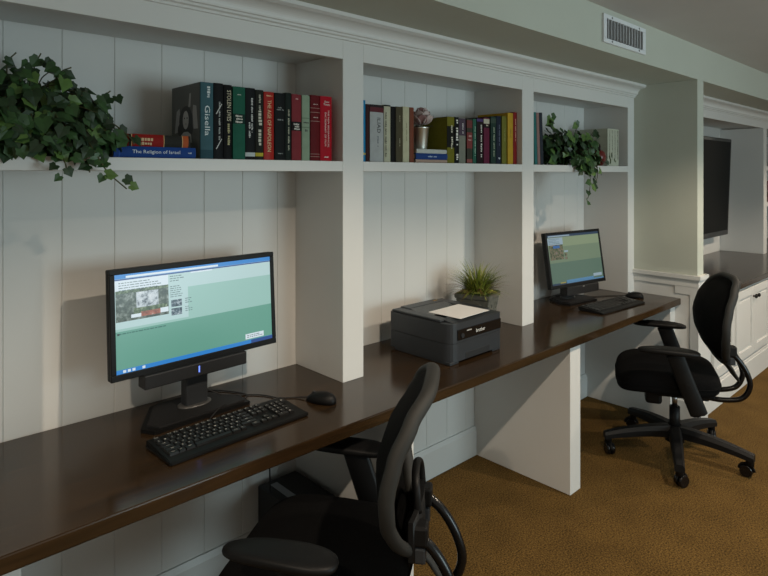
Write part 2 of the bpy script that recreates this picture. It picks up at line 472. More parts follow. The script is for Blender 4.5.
def slashes(m, w, h, d):
    c = mat('slash_white', 'C9C9C6', .4)
    for z in (.66, .20):
        M = Matrix.Translation((0, -.0042, h*z)) @ Matrix.Rotation(R(30), 4, 'Y')
        m.box(c, -.0012, .0012, -.0004, .0004, -.019, .019, 0, M)

ZB = ZS1+.0002
W1 = 'white'; C1 = 'D8D6CE'
G1 = 'upright books in the left shelf bay'
# (x0, w, h, d, colour, label, kwargs)
row1 = [
 (-.557, .044, .2405, .212, '3E5F68', 'teal book with a dark woman portrait on its front cover, first of the upright row', dict(texts=[('D9E2E2', 'Gisella', .50, .10, .021, 0, 0), ('C7CFCF', '2nd ed', .86, .045, .012, 0, .004)], bands=[('2C4B55', 0, .12)], cover_extra=portrait)),
 (-.512, .033, .242, .205, '17181A', 'black book with two white diagonal slashes on its spine', dict(texts=[('A5A5A2', 'THE LAST BARBARIANS', .50, .13, .007, 0, .002)], cover_extra=slashes)),
 (-.478, .030, .240, .20, '121213', 'black book with pale lettering STOLEN LIVES down its spine', dict(texts=[('CFC6A8', 'STOLEN LIVES', .72, .105, .017, 0, .003), ('B4AA74', 'TWENTY YEARS', .33, .075, .010, 0, .002)])),
 (-.445, .046, .238, .20, '1F5A48', 'green cloth book with a dark title label on its spine', dict(texts=[('D5D2C6', 'TRAVELS', .595, .030, .008, 1), ('D5D2C6', 'IN THE', .555, .024, .007, 1), ('D5D2C6', 'WORLD', .515, .030, .008, 1), ('B8C3B4', '* * *', .89, .016, .004, 1)], bands=[('15302A', .49, .625)])),
 (-.399, .037, .238, .20, '17191B', 'black book with two white title lines beside the green book', dict(texts=[('C9C9C6', 'THE COLLECTED ESSAYS', .62, .12, .008, 0, .005), ('C9C9C6', 'OF THE AGE', .40, .06, .008, 0, -.004)], bands=[('B9C1C2', .045, .10)])),
 (-.361, .031, .235, .20, '23241F', 'dark book with broad pale lettering and a yellow mark at its foot', dict(texts=[('C9C6B4', 'THE SKEPTICS', .45, .125, .016, 0, .001), ('A9A794', 'DOUBTERS', .82, .055, .010, 0)], bands=[('B5A838', .05, .10)])),
 (-.329, .041, .232, .20, 'A3241C', 'bright red book with pale lettering THE AGE OF NAPOLEON', dict(texts=[('D9C08C', 'THE AGE OF NAPOLEON', .50, .185, .018, 0), ('D9C08C', 'HEROLD', .94, .024, .005, 1)], rough=.4)),
 (-.286, .043, .232, .20, '151718', 'plain black book with thin horizontal title lines right of the red Napoleon book', dict(texts=[('8F9492', 'A HISTORY', .78, .02, .005, 1), ('8F9492', 'OF THE MODERN', .75, .030, .005, 1), ('8F9492', 'EUROPE', .60, .024, .005, 1), ('8F9492', 'PRESS', .10, .02, .005, 1)])),
 (-.242, .025, .236, .20, '1C2420', 'slim black book with one thin line of lettering', dict(texts=[('A9A78F', 'THE PENGUIN GUIDE TO ARCHITECTURE', .45, .15, .008, 0)])),
 (-.2155, .042, .234, .20, '7C2D33', 'dull dark red book with a black title label', dict(texts=[('D5D2C6', 'THE WAR', .545, .030, .008, 1), ('D5D2C6', 'AND', .51, .02, .007, 1), ('D5D2C6', 'PEACE', .475, .026, .008, 1), ('D5B4B0', '**', .93, .012, .006, 1)], bands=[('171314', .45, .585)])),
 (-.172, .035, .2345, .20, '8A9C86', 'pale grey green book beside the wide red one', dict(texts=[('32382F', 'POEMS', .58, .024, .007, 1), ('32382F', 'o', .46, .010, .010, 1)], bands=[('6E806B', .64, .655), ('6E806B', .50, .515)])),
 (-.134, .0425, .238, .20, '611419', 'dark maroon book with pale horizontal rules, tight against the bright red film dictionary', dict(texts=[('CBB9B2', 'A LIFE', .86, .022, .004, 1), ('CBB9B2', 'IN FILM', .66, .022, .004, 1)], bands=[('A98C84', .80, .806), ('A98C84', .735, .741), ('A98C84', .60, .606), ('A98C84', .06, .066), ('A98C84', .10, .106)])),
 (-.0905, .055, .238, .20, 'A80F22', 'bright red film dictionary with white lettering, last book of the left bay row', dict(texts=[('E2DAD4', 'THE NEW BIOGRAPHICAL', .50, .145, .008, 0, .008), ('E2DAD4', 'DICTIONARY OF FILM', .49, .130, .009, 0, -.006), ('E2DAD4', 'David', .915, .022, .009, 1, 0), ('E2DAD4', 'Thomson', .875, .032, .009, 1, 0), ('E2DAD4', 'Knopf', .06, .022, .006, 1, 0)], bulge=.004)),
]
for x0, w, h, dd, colr, lab, kw in row1:
    make_book(lab, w*.965, h+.001, dd, colr, group=G1, loc=(x0+w/2, .022, ZB), **kw)
# flat stack by the ivy
make_book('blue book lying flat under the red one, lettered The Religion of Israel', .033, .245, .165, '1F4386', texts=[('DCE3EA', 'The Religion of Israel', .5, .150, .016, 0), ('AEBBD0', 'K', .08, .012, .006, 0)], bands=[('2D55A0', .93, .945)], loc=(-.572, .024, ZB+.0166), rot=(0, R(-90), 0), group='flat books beside the ivy')
make_book('red and black banded book lying on top of the blue one', .036, .222, .155, '2A2925', texts=[('C9A878', 'HEBREW', .62, .045, .013, 0, .004), ('C9A878', 'MYTHS', .62, .04, .011, 0, -.009)], bands=[('8E1C18', .38, .80), ('7C1A16', .84, .99), ('B0562E', .03, .11), ('C9A878', .80, .81), ('C9A878', .37, .38), ('C9A878', .11, .12)], loc=(-.585, .034, ZB+.0335+.0181), rot=(0, R(-90), 0), group='flat books beside the ivy')

G2 = 'upright books in the middle shelf bay'
row2 = [
 (.1035, .0375, .243, .18, '1E7CAC', 'bright blue book tight against the left side of the middle bay', dict(texts=[('C9B24A', 'v', .13, .012, .012, 1, .01)])),
 (.142, .020, .229, .18, '3B1E1F', 'narrow dark maroon book beside the bright blue one', {}),
 (.163, .077, .230, .19, 'A6A8A8', 'wide white book with a dark maroon top band and bold black lettering', dict(texts=[('1B1B1D', 'ILIAD', .64, .065, .022, 0, .008), ('6F7478', 'HOMER', .36, .045, .010, 0, .004)], bands=[('5C2A30', .87, .955), ('2A2224', .955, 1.0)])),
 (.2405, .038, .234, .19, 'B5B39C', 'cream book with rows of tiny dark lettering between white and black books', dict(texts=[('4A4638', 'THE COMPLETE WORKS OF THE POETS', .48, .19, .009, 0, -.010)], bands=[('1B1A18', .975, 1.)])),
 (.280, .028, .230, .19, '100F0E', 'solid black narrow book left of the olive brown book', {}),
 (.3085, .040, .232, .19, '4A4432', 'olive brown book with a small pale title', dict(texts=[('A39C82', 'WALDEN', .36, .035, .007, 0), ('A39C82', 'THOREAU', .78, .03, .005, 0)])),
 (.349, .040, .235, .19, 'B9B598', 'tall cream book right of the olive brown book', dict(texts=[('8A8468', 'LETTERS', .55, .08, .008, 0)])),
 (.3905, .026, .235, .18, '74402F', 'reddish brown book beside the vase and its book stack', {}),
 (.633, .052, .211, .155, '6E6A1E', 'olive yellow book with its broad front cover showing behind the vase', dict(texts=[('E0DDC8', 'BRAVE', .74, .035, .014, 0, .004), ('E0DDC8', 'MEN', .48, .04, .016, 0, .006), ('E0DDC8', 'NOW', .37, .025, .012, 0, .003)], bands=[('15140F', .34, .80)], cover_extra=None)),
 (.6865, .029, .213, .17, '0F0F10', 'black book with big white lettering right of the olive yellow book', dict(texts=[('E6E4DC', 'JAWS', .58, .085, .020, 0), ('E6E4DC', 'II', .14, .028, .018, 0), ('E6E4DC', 'M', .90, .02, .016, 0)])),
 (.717, .049, .209, .17, '7A7C70', 'grey book with a dusty purple upper half on its spine', dict(texts=[('CFC8C8', 'HAMLET', .78, .05, .010, 0)], bands=[('4B3F4C', .62, 1.0)])),
 (.775, .042, .210, .17, '3B3A30', 'dark book with a red patterned spine and pink blocks', dict(texts=[('C9A49C', 'EMMA', .62, .022, .012, 1), ('C9A49C', 'AUSTEN', .53, .03, .008, 1)], bands=[('7A3A38', .34, .70), ('6B3836', .80, .97), ('8A504A', .02, .10)])),
 (.8195, .027, .213, .17, '2C5C4C', 'narrow green book with small pale lettering in the middle bay', dict(texts=[('9CB8A6', 'A SHORT HISTORY OF ROME', .5, .15, .009, 0)])),
 (.850, .051, .218, .17, '231618', 'black book with white lettering beside the maroon one', dict(texts=[('E0DDD6', 'THE NAME OF THE ROSE', .50, .165, .013, 0, .006)], bands=[('4C3A6A', .93, .99)])),
 (.904, .047, .225, .17, '5E2038', 'maroon book with a small square cream label near its top', dict(texts=[('CFC9B0', 'IV', .83, .016, .010, 1)], bands=[('B9B4A0', .87, .97), ('1E1418', .78, .86)])),
 (.960, .045, .234, .17, '223730', 'dark green book with a column of pale lettering', dict(texts=[('A9B49C', 'THE OXFORD COMPANION', .46, .155, .010, 0)], bands=[('3C4A40', .86, .96)])),
 (1.007, .0395, .239, .17, '1E2534', 'dark navy book with a small white mark at its foot', dict(texts=[('D9DCE0', 'R', .12, .012, .012, 1), ('6C7484', 'THE BLUE MARGIN', .6, .11, .008, 0)])),
 (1.052, .042, .242, .17, '6B6A2A', 'olive green book left of the yellow one', dict(texts=[('9C9A60', 'GARDENS', .6, .07, .006, 0)])),
 (1.1015, .049, .262, .19, 'B5902C', 'tall yellow book near the right end of the middle bay', dict(bands=[], texts=[('7C6420', 'ATLAS', .6, .05, .008, 0)])),
 (1.151, .0335, .268, .19, '7C1E1E', 'tall red book at the far right end of the middle bay', dict(texts=[('C9A08C', 'MUSEUM GUIDE', .66, .12, .010, 0)])),
]
for x0, w, h, dd, colr, lab, kw in row2:
    make_book(lab, w*.955, h, dd, colr, group=G2, loc=(x0+w/2, .032, ZB), **kw)
G2b = 'flat books under the vase'
make_book('pinkish beige book at the bottom of the stack under the vase', .014, .205, .15, 'A98F80', loc=(.629, .03, ZB+.0072), rot=(0, R(-90), 0), group=G2b)
make_book('blue book in the middle of the stack under the vase', .026, .205, .155, '243F78', texts=[('A0B0CC', 'ATHENS', .5, .06, .009, 0)], loc=(.629, .028, ZB+.0146+.0132), rot=(0, R(-90), 0), group=G2b)
make_book('pale grey book at the top of the stack under the vase', .018, .196, .15, 'B9BBB6', loc=(.626, .03, ZB+.0412+.0093), rot=(0, R(-90), 0), group=G2b)

G3 = 'thin leaning books in the right shelf bay'
for x0, w, h, colr, lab in [(1.3035, .026, .280, '2C4A38', 'thin dark green book leaning at the left of the right bay'), (1.3315, .027, .281, '2F6A68', 'thin teal book second from the left in the right bay'),
                            (1.3605, .027, .281, '8A6C68', 'thin pinkish book third from the left in the right bay'), (1.3895, .030, .283, '2B3038', 'thin dark grey book nearest the ivy in the right bay')]:
    make_book(lab, w*.97, h, .19, colr, group=G3, loc=(x0+w/2+.02, .032, ZB+.0012), rot=(0, R(-3.), 0))
def speckle(m, w, h, d):
    rr = random.Random(3); ink = mat('leaf_print', '4A4A44', .6); grn = mat('leaf_print_green', '3E4A24', .6)
    for k in range(4):
        xx = -w*.36+w*.24*k
        for j in range(22):
            z = h*(.95-.036*j); s = rr.uniform(.0025, .005)
            m.box(ink, xx-s*.6, xx+s*.6, -.0046, -.004, z-s, z+s*.5)
    for cx, cz, hh in ((-.055, .055, .022), (-.03, .07, .03), (-.045, .03, .03), (.01, .04, .018), (.02, .03, .012)):
        M = Matrix.Translation((cx, -.005, cz)) @ Matrix.Rotation(rr.uniform(-.6, .6), 4, 'Y')
        m.box(grn, -.005, .005, -.0004, .0004, -hh/2, hh/2, 0, M)
make_book('thick white book with a speckled floral spine at the right end of the right bay', .155, .238, .19, 'B3B5A4', loc=(2.262, .032, ZB), cover_extra=speckle, bulge=.004, pages='A9A794')
for h, w, hh, z, lab in far_items():
    make_book(lab, w, hh, .17, h, loc=(5.315+.004+w/2, YM+.02, z))
make_book('brown book beside the black one, upper shelf right of the television', .05, .22, .17, '4A3524', loc=(5.39, YM+.02, 1.6155))
make_book('dark red book with a brown band, lower shelf right of the television', .05, .21, .17, '4A1818', bands=[('3A2A1A', .3, .5)], loc=(5.41, YM+.02, 1.2605))

# ------------------------------------------------------------------ vase with a rose, on the flat stack
ZV = ZB+.0412+.0188
vs = thing('flower_vase', 'small silver cup vase with a faded pink flower on the flat book stack', 'vase', (.522, .095, ZV))
b = MB(); b.lathe(mat('silver', 'D4D4CC', .34, metal=1., var=.04), [(.001, 0), (.030, 0), (.031, .003), (.040, .094), (.043, .098), (.041, .1), (.038, .098), (.029, .006), (.001, .005)], 28, caps=False); b.build('cup', vs)
b = MB()
pk = mat('dusty_petals', 'B9A7A2', .7, var=.25, scale=60); pk2 = mat('dusty_petals_dark', '8C6A68', .7, var=.2, scale=60)
for ring, (n, r, tilt, hgt) in enumerate([(5, .012, 75, .045), (6, .026, 62, .048), (8, .042, 45, .05)]):
    for k in range(n):
        a = 2*math.pi*k/n+ring*.4
        M = Matrix.Translation((.01+math.cos(a)*r*.5, math.sin(a)*r*.5, .118+.012*(2-ring))) @ Matrix.Rotation(a, 4, 'Z') @ Matrix.Rotation(R(90-tilt), 4, 'Y')
        bb = bmesh.new(); bmesh.ops.create_uvsphere(bb, u_segments=12, v_segments=8, radius=.026)
        for v in bb.verts: v.co = Vector((v.co.x*.22+.006*(v.co.y/.026)**2, v.co.y*.95, v.co.z*1.1+.02))
        for f in bb.faces: f.smooth = True
        b.merge(bb, pk if (k+ring) % 3 else pk2, M)
b.ball(pk2, (.01, 0, .15), .03, 1, 1, .8)
b.build('flower', vs)
b = MB(); b.tube(STEM, [(0, 0, .01), (.004, 0, .07), (.01, 0, .13)], .003, 6)
for a in (.2, 1.9, 3.6, 5.2):
    M = Matrix.Translation((math.cos(a)*.012, math.sin(a)*.012, .098)) @ Matrix.Rotation(a, 4, 'Z') @ Matrix.Rotation(R(-8), 4, 'Y')
    b.prism(mat('dry_leaf', '20241A', .7), [(0, -.004), (.022, -.014), (.05, 0), (.022, .014), (0, .004)], 0, .0012, 'z', M)
b.build('stem', vs)

# ------------------------------------------------------------------ red ornament
orn = thing('red_ornament', 'small round red ornament with two dark prongs between ivy and white book', 'ornament', (2.095, .055, ZB))
b = MB(); b.lathe(mat('red_glaze', '6E1F1C', .3, var=.15), [(.001, .0), (.028, 0), (.034, .006), (.050, .04), (.052, .06), (.044, .085), (.028, .098), (.001, .1)], 24, caps=False); b.build('body', orn)
for sx in (-1, 1):
    b = MB(); b.tube(mat('dark_horn', '2A1714', .5), catmull([(sx*.028, 0, .088), (sx*.034, 0, .11), (sx*.032, 0, .138)], 4), [.007]*6+[.006, .004, .003], 8); b.build('prong', orn)

# ------------------------------------------------------------------ ivy
IVY = [(0, 0), (.20, -.16), (.44, -.10), (.44, .12), (.54, .34), (.40, .48), (.24, .66), (0, .92), (-.24, .66), (-.40, .48), (-.54, .34), (-.44, .12), (-.44, -.10), (-.20, -.16)]
def ivy_leaf(m, rr, pos, nrm, tip, size):
    n = nrm.normalized(); t = (tip-n*tip.dot(n))
    if t.length < 1e-4: t = n.orthogonal()
    t.normalize(); s = t.cross(n)
    q = rr.random(); mt = LEAFD if q < .5 else (LEAFM if q < .88 else LEAFL)
    curl = rr.uniform(.1, .45); fold = rr.uniform(.05, .35)
    def P(x, y): return pos+s*(x*size)+t*(y*size)+n*(size*(fold*abs(x)-curl*y*y*.6))
    bm = m.bm; i = m.mi(mt)
    mid = [bm.verts.new(P(0, y)) for y in (0, .35, .95)]
    R_ = [bm.verts.new(P(*p)) for p in IVY[1:7]]; L_ = [bm.verts.new(P(*p)) for p in IVY[8:][::-1]]
    for side, fl in ((R_, False), (L_, True)):
        a, b2, c, d, e, f = side
        for fv in ([mid[0], a, b2, c], [mid[0], c, mid[1]], [mid[1], c, d, e], [mid[1], e, f, mid[2]]):
            fc = bm.faces.new(fv if not fl else fv[::-1]); fc.material_index = i; fc.smooth = False
def ivy(root, seed, blobs, vines, potpos, size):
    rr = random.Random(seed); m = MB(); st = MB()
    cen = Vector(potpos)
    for (c, r, n) in blobs:
        c = Vector(c)
        for k in range(n):
            while True:
                d = Vector((rr.uniform(-1, 1), rr.uniform(-1, 1), rr.uniform(-1, 1)))
                if .25 < d.length < 1: break
            p = c+Vector((d.x*r[0], d.y*r[1], d.z*r[2]))
            if p.y > .285: p.y = .285-rr.random()*.05
            nrm = Vector((d.x*.6+rr.uniform(-.5, .5), d.y*.6-.7+rr.uniform(-.4, .4), .45+d.z*.3+rr.uniform(-.3, .4)))
            tip = Vector((rr.uniform(-.6, .6)+d.x*.6, rr.uniform(-.5, .2), -.7+rr.uniform(-.3, .8)))
            ivy_leaf(m, rr, p, nrm, tip, size*rr.uniform(.65, 1.25))
            if rr.random() < .35:
                q = cen.lerp(p, .55)+Vector((0, 0, .03)); st.tube(STEM, catmull([cen, q, p], 4), .0016, 5)
    for pts, step, sc in vines:
        P = catmull(pts, 10); st.tube(STEM, P, .002, 5); acc = 0
        for a, b2 in zip(P, P[1:]):
            acc += (b2-a).length
            if acc > step:
                acc = 0
                for sd in (-1, 1):
                    if rr.random() < .25: continue
                    off = Vector((rr.uniform(-.022, .022)+sd*.012, rr.uniform(-.02, .004), rr.uniform(-.02, .02)))
                    ivy_leaf(m, rr, b2+off, Vector((rr.uniform(-.4, .4), -1, .4+rr.uniform(-.3, .3))), Vector((sd*.5+rr.uniform(-.3, .3), 0, -.7+rr.uniform(-.2, .7))), size*sc*rr.uniform(.7, 1.2))
    m.build('foliage', root); st.build('vines', root)
def pot(root, loc, r, h, m):
    b = MB(); M = Matrix.Translation(loc)
    b.lathe(m, [(.001, 0), (r*.78, 0), (r*.8, .004), (r*.96, h*.82), (r, h*.84), (r, h), (r*.93, h), (r*.9, h*.85), (.001, h*.84)], 24, M, caps=False); b.build('pot', root)
iv = thing('ivy_plant', 'large potted ivy spilling over the left shelf edge', 'plant', (0, 0, 0), group='trailing ivy plants')
pot(iv, (-1.0, .16, ZB), .085, .12, mat('dark_pot', '1C1A16', .6))
ivy(iv, 5,
    [((-1.02, .12, 1.74), (.17, .13, .10), 300), ((-.93, .08, 1.70), (.11, .11, .085), 150), ((-1.11, .16, 1.75), (.09, .12, .10), 100),
     ((-.87, .05, 1.655), (.08, .08, .05), 110), ((-.98, -.015, 1.645), (.12, .045, .05), 100), ((-1.08, .01, 1.66), (.07, .05, .06), 60)],
    [([(-.95, .1, 1.70), (-.905, .0, 1.65), (-.885, -.045, 1.60), (-.855, -.05, 1.55), (-.805, -.045, 1.505)], .018, .85),
     ([(-.92, .1, 1.72), (-.84, .03, 1.70), (-.79, -.01, 1.655), (-.775, -.02, 1.63)], .028, .9),
     ([(-.97, .1, 1.76), (-.93, .12, 1.83), (-.90, .12, 1.85)], .03, 1.), ([(-1.0, .14, 1.78), (-.985, .15, 1.85), (-.97, .15, 1.885)], .03, .85),
     ([(-1.06, .1, 1.78), (-1.06, .1, 1.84), (-1.04, .1, 1.87)], .03, .8), ([(-.9, .08, 1.72), (-.84, .09, 1.76), (-.80, .10, 1.79)], .032, .9),
     ([(-.98, .0, 1.62), (-.96, -.04, 1.58), (-.955, -.045, 1.545)], .025, .8), ([(-.92, .0, 1.62), (-.905, -.04, 1.58), (-.90, -.045, 1.55)], .03, .7)],
    (-1.0, .16, 1.70), .037)
iv2 = thing('ivy_plant', 'smaller ivy hanging over the right shelf bay above the far monitor', 'plant', (0, 0, 0), group='trailing ivy plants')
pot(iv2, (1.79, .15, ZB), .07, .10, MATS['dark_pot'])
ivy(iv2, 11,
    [((1.76, .10, 1.71), (.17, .12, .10), 130), ((1.66, .10, 1.72), (.11, .10, .11), 70), ((1.93, .06, 1.70), (.10, .09, .09), 70), ((1.83, -.02, 1.62), (.15, .04, .06), 60), ((1.62, .12, 1.655), (.10, .10, .06), 50)],
    [([(1.85, .02, 1.66), (1.83, -.04, 1.60), (1.81, -.05, 1.52), (1.80, -.045, 1.43), (1.79, -.04, 1.40)], .024, .95),
     ([(1.90, .02, 1.66), (1.90, -.04, 1.59), (1.89, -.05, 1.53), (1.88, -.045, 1.49)], .024, .95),
     ([(1.95, .04, 1.66), (2.02, .02, 1.63), (2.08, -.01, 1.615), (2.12, -.015, 1.61)], .03, .9),
     ([(1.74, .0, 1.64), (1.735, -.04, 1.59), (1.74, -.05, 1.545)], .024, .9),
     ([(1.9, .1, 1.78), (1.915, .1, 1.83), (1.92, .11, 1.87)], .03, .9), ([(1.66, .1, 1.80), (1.63, .1, 1.85), (1.62, .1, 1.87)], .02, 1.1), ([(1.98, .06, 1.75), (2.03, .05, 1.80), (2.06, .05, 1.82)], .024, 1.1)],
    (1.79, .15, 1.68), .046)

# ------------------------------------------------------------------ monitors
def make_monitor(name, label, loc, yaw, tilt, w, h, zb, screen_fn, base_pts, neck, soundbar, group=None, group_led=True):
    """root at the foot of the stand; zb = height of the panel's lower edge above the desk; panel front plane at local y = 0"""
    r = thing(name, label, 'monitor', loc, (0, 0, yaw), group)
    p = bpy.data.objects.new('display_panel', None)
    M = Matrix.Translation((0, 0, zb)) @ Matrix.Rotation(-tilt, 4, 'X')
    b = MB(); bz = .016
    for q in ((-w/2, w/2, 0, bz*1.25), (-w/2, w/2, h-bz, h), (-w/2, -w/2+bz, bz*1.25, h-bz), (w/2-bz, w/2, bz*1.25, h-bz)):
        b.box(BLK, q[0], q[1], 0, .012, q[2], q[3], .002)
    b.box(BLK, -w/2, w/2, .012, .032, 0, h, .004); b.box(BLK, -w*.32, w*.32, .032, .055, h*.15, h*.85, .012)
    panel = b.build('display_panel', r); panel.matrix_local = M
    b = MB(); screen_fn(b, -w/2+bz, w/2-bz, bz*1.25, h-bz); b.build('screen', panel)
    b = MB(); b.prism(BLK, base_pts, 0, .012, 'z'); b.prism(BLKM, [(q[0]*.9, neck[1]+(q[1]-neck[1])*.9) for q in base_pts], .012, .018, 'z'); b.build('stand_base', r)
    b = MB(); b.box(CHARC, neck[0]-neck[2]/2, neck[0]+neck[2]/2, neck[1]-.012, neck[1]+.03, .014, zb+h*.45, .006)
    b.lathe(mat('grey_ring', '5A5A5A', .35, metal=.5), [(.001, .016), (.058, .016), (.058, .022), (.05, .024), (.001, .024)], 32, Matrix.Translation((neck[0], neck[1]+.008, 0)) @ Matrix.Diagonal((1, .62, 1, 1)), caps=False)
    if soundbar is None: b.cyl(BLKM, (neck[0], neck[1]-.0125, .06), (neck[0], neck[1]-.002, .06), .012)
    b.build('stand_neck', r)
    if soundbar:
        x0, x1, y0, y1, z0, z1 = soundbar
        b = MB(); b.box(BLKM, x0, x1, y0, y1, z0, z1, .004)
        for k in range(0): pass
        sb = b.build('sound_bar', r)
        b = MB(); b.box(lit('blue_led', '6E8CFF', 2.5) if group_led else mat('mark_grey', '9A9A98', .4), (x0+x1)/2-(.002 if group_led else .008), (x0+x1)/2+(.002 if group_led else .008), y0-.0006, y0, z0+(.014 if group_led else .042), z0+(.034 if group_led else .047)); b.build('power_light' if group_led else 'maker_mark', sb)
    return r

def text_rows(b, m, x0, x1, ztop, n, lh, dz, rr, y):
    for k in range(n):
        ln = (x1-x0)*rr.uniform(.55, 1); xx = x0
        while xx < x0+ln:
            wd = rr.uniform(.004, .014); b.box(m, xx, min(xx+wd, x1), y-.00012, y, ztop-k*dz-lh, ztop-k*dz); xx += wd+.0025
def screen1(b, x0, x1, z0, z1):
    w = x1-x0; h = z1-z0; rr = random.Random(4)
    U = lambda u: x0+w*u
    V = lambda v: z1-h*v
    def rect(m, u0, u1, v0, v1, lay=1): b.box(m, U(u0), U(u1), .003-.0004*lay, .0035, V(v1), V(v0))
    page, mid, teal = lit('page_pale', 'C6E4E4', 1.), lit('page_mint', 'A8D6CC', .95), lit('page_teal', '72B4A0', .9)
    blue, dkb, wht, ink = lit('bar_blue', '3090E4', .95), lit('bar_dark', '2C5AA8', .8), lit('page_white', 'E6F4FC', 1.05), lit('ink', '6E8C90', .8)
    rect(page, 0, 1, 0, .22); rect(mid, 0, 1, .22, .575); rect(teal, 0, 1, .575, 1)
    rect(page, 0, .42, .1, .55, 2); rect(mid, .0, .42, .55, .575, 2)
    rect(blue, 0, 1, 0, .045, 3); rect(wht, .06, .62, .018, .04, 4); rect(dkb, 0, 1, .047, .06, 3); rect(wht, 0, .3, .06, .17, 3)
    rect(wht, .44, .58, .06, .075, 4)
    text_rows(b, ink, U(.02), U(.28), V(.085), 4, h*.008, h*.025, rr, .0016)
    text_rows(b, ink, U(.31), U(.40), V(.08), 3, h*.008, h*.025, rr, .0016)
    text_rows(b, ink, U(.31), U(.385), V(.19), 6, h*.008, h*.022, rr, .0016)
    text_rows(b, ink, U(.40), U(.445), V(.34), 3, h*.008, h*.022, rr, .0016); text_rows(b, ink, U(.40), U(.445), V(.43), 3, h*.008, h*.022, rr, .0016)
    text_rows(b, lit('ink_teal', '3C7C70', .8), U(.02), U(.46), V(.595), 1, h*.010, h*.022, rr, .0016)
    rect(lit('dot_dark', '2E4A48', .8), .008, .02, .592, .612, 4)
    # garden photograph: trees, a pale house, hedges, terracotta path
    tree = photo_mat('pic_trees', [(.35, '1E2A22'), (.5, '4A5648'), (.62, '8A948C'), (.75, 'C6D2D4')], 60, EM, 1.)
    house = photo_mat('pic_house', [(.38, '4A5460'), (.5, 'C9D4DA'), (.7, 'F0F6FA')], 55, EM, 3.)
    hedge = photo_mat('pic_hedge', [(.35, '1C2618'), (.5, '4C6238'), (.7, 'A0AE90')], 90, EM, 5.)
    path = photo_mat('pic_path', [(.35, '6E3A28'), (.55, 'B0624A'), (.75, 'D8C0B0')], 70, EM, 7.)
    rect(tree, .003, .30, .175, .48, 3); rect(house, .115, .24, .20, .36, 4); rect(hedge, .10, .29, .36, .42, 4); rect(tree, .255, .30, .26, .36, 4)
    rect(hedge, .003, .30, .165, .195, 5); rect(path, .14, .25, .405, .455, 5); rect(wht, .25, .297, .40, .45, 5); rect(wht, .085, .14, .42, .455, 5)
    th = photo_mat('pic_thumb', [(.35, '141C24'), (.5, '4A6070'), (.7, 'E0ECF2')], 110, EM, 9.)
    rect(th, .315, .38, .34, .415, 3); rect(th, .315, .38, .43, .505, 3)
    rect(wht, .80, .935, .885, .945, 3); text_rows(b, ink, U(.81), U(.925), V(.9), 2, h*.008, h*.02, rr, .0014)
    rect(blue, 0, 1, .958, 1, 3)
    for u in (.035, .06, .085, .14): rect(wht, u, u+.016, .966, .992, 4)
    rect(dkb, .84, 1, .960, 1, 4)
def screen2(b, x0, x1, z0, z1):
    w = x1-x0; h = z1-z0; rr = random.Random(9)
    U = lambda u: x0+w*u
    V = lambda v: z1-h*v
    def rect(m, u0, u1, v0, v1, lay=1): b.box(m, U(u0), U(u1), .003-.0004*lay, .0035, V(v1), V(v0))
    k = .62
    lo, md, tl = lit('far_green', 'A9BD98', k), lit('far_green_mid', '9CB596', k*.85), lit('far_teal', '7FA28E', k*.8)
    bar, wht, ink, bl = lit('far_bar', '3A5C80', k*.7), lit('far_white', 'BED8E8', k), lit('far_ink', '6A8890', k), lit('far_blue', '6CAAD8', k)
    rect(lo, 0, 1, 0, .24); rect(md, 0, 1, .24, .56); rect(tl, 0, 1, .56, 1)
    rect(bar, 0, 1, 0, .05, 2); rect(wht, .02, .42, .015, .04, 3); rect(wht, 0, .28, .06, .20, 3)
    text_rows(b, ink, U(.02), U(.26), V(.08), 4, h*.01, h*.03, rr, .0016)
    pic = photo_mat('far_picture', [(.34, '2A3A34'), (.47, '6A7A5C'), (.58, 'A08C74'), (.72, '8CA8BC')], 60, EM*k, 2.)
    sky = lit('far_sky', '4A82C8', k)
    rect(pic, .02, .27, .20, .50, 3); rect(sky, .09, .21, .215, .27, 4)
    rect(pic, .29, .335, .38, .44, 3); rect(pic, .29, .335, .455, .51, 3); rect(wht, .29, .36, .33, .36, 3)
    rect(wht, .80, .97, .87, .93, 3); rect(bl, .27, .80, .925, .965, 3); rect(bar, 0, 1, .965, 1, 2); rect(bl, .27, 1, .968, .99, 3)
    rect(lit('far_yellow', 'C8B85C', k), .15, .25, .955, .975, 4)

m1 = make_monitor('desktop_monitor', 'large wide monitor glowing with a web page on the near desk', (-.512, .097, ZD+.0003), R(2.6), R(3.2), .582, .329, .172, screen1,
    [(-.205, .0), (-.180, -.045), (.150, -.045), (.150, .02), (.07, .15), (-.11, .15)], (0, .047, .078), (-.198, .158, -.014, .036, .130, .1735), 'computer monitors on the desk')
m2 = make_monitor('desktop_monitor', 'smaller tilted monitor with a green page at the far end of the desk', (1.948, .092, ZD+.0003), R(-8), R(8.8), .532, .334, .100, screen2,
    [(-.18, .0), (-.16, -.05), (.10, -.05), (.13, .03), (.08, .12), (-.14, .12)], (-.03, .06, .08), (-.135, .175, -.012, .045, .050, .101), 'computer monitors on the desk', False)

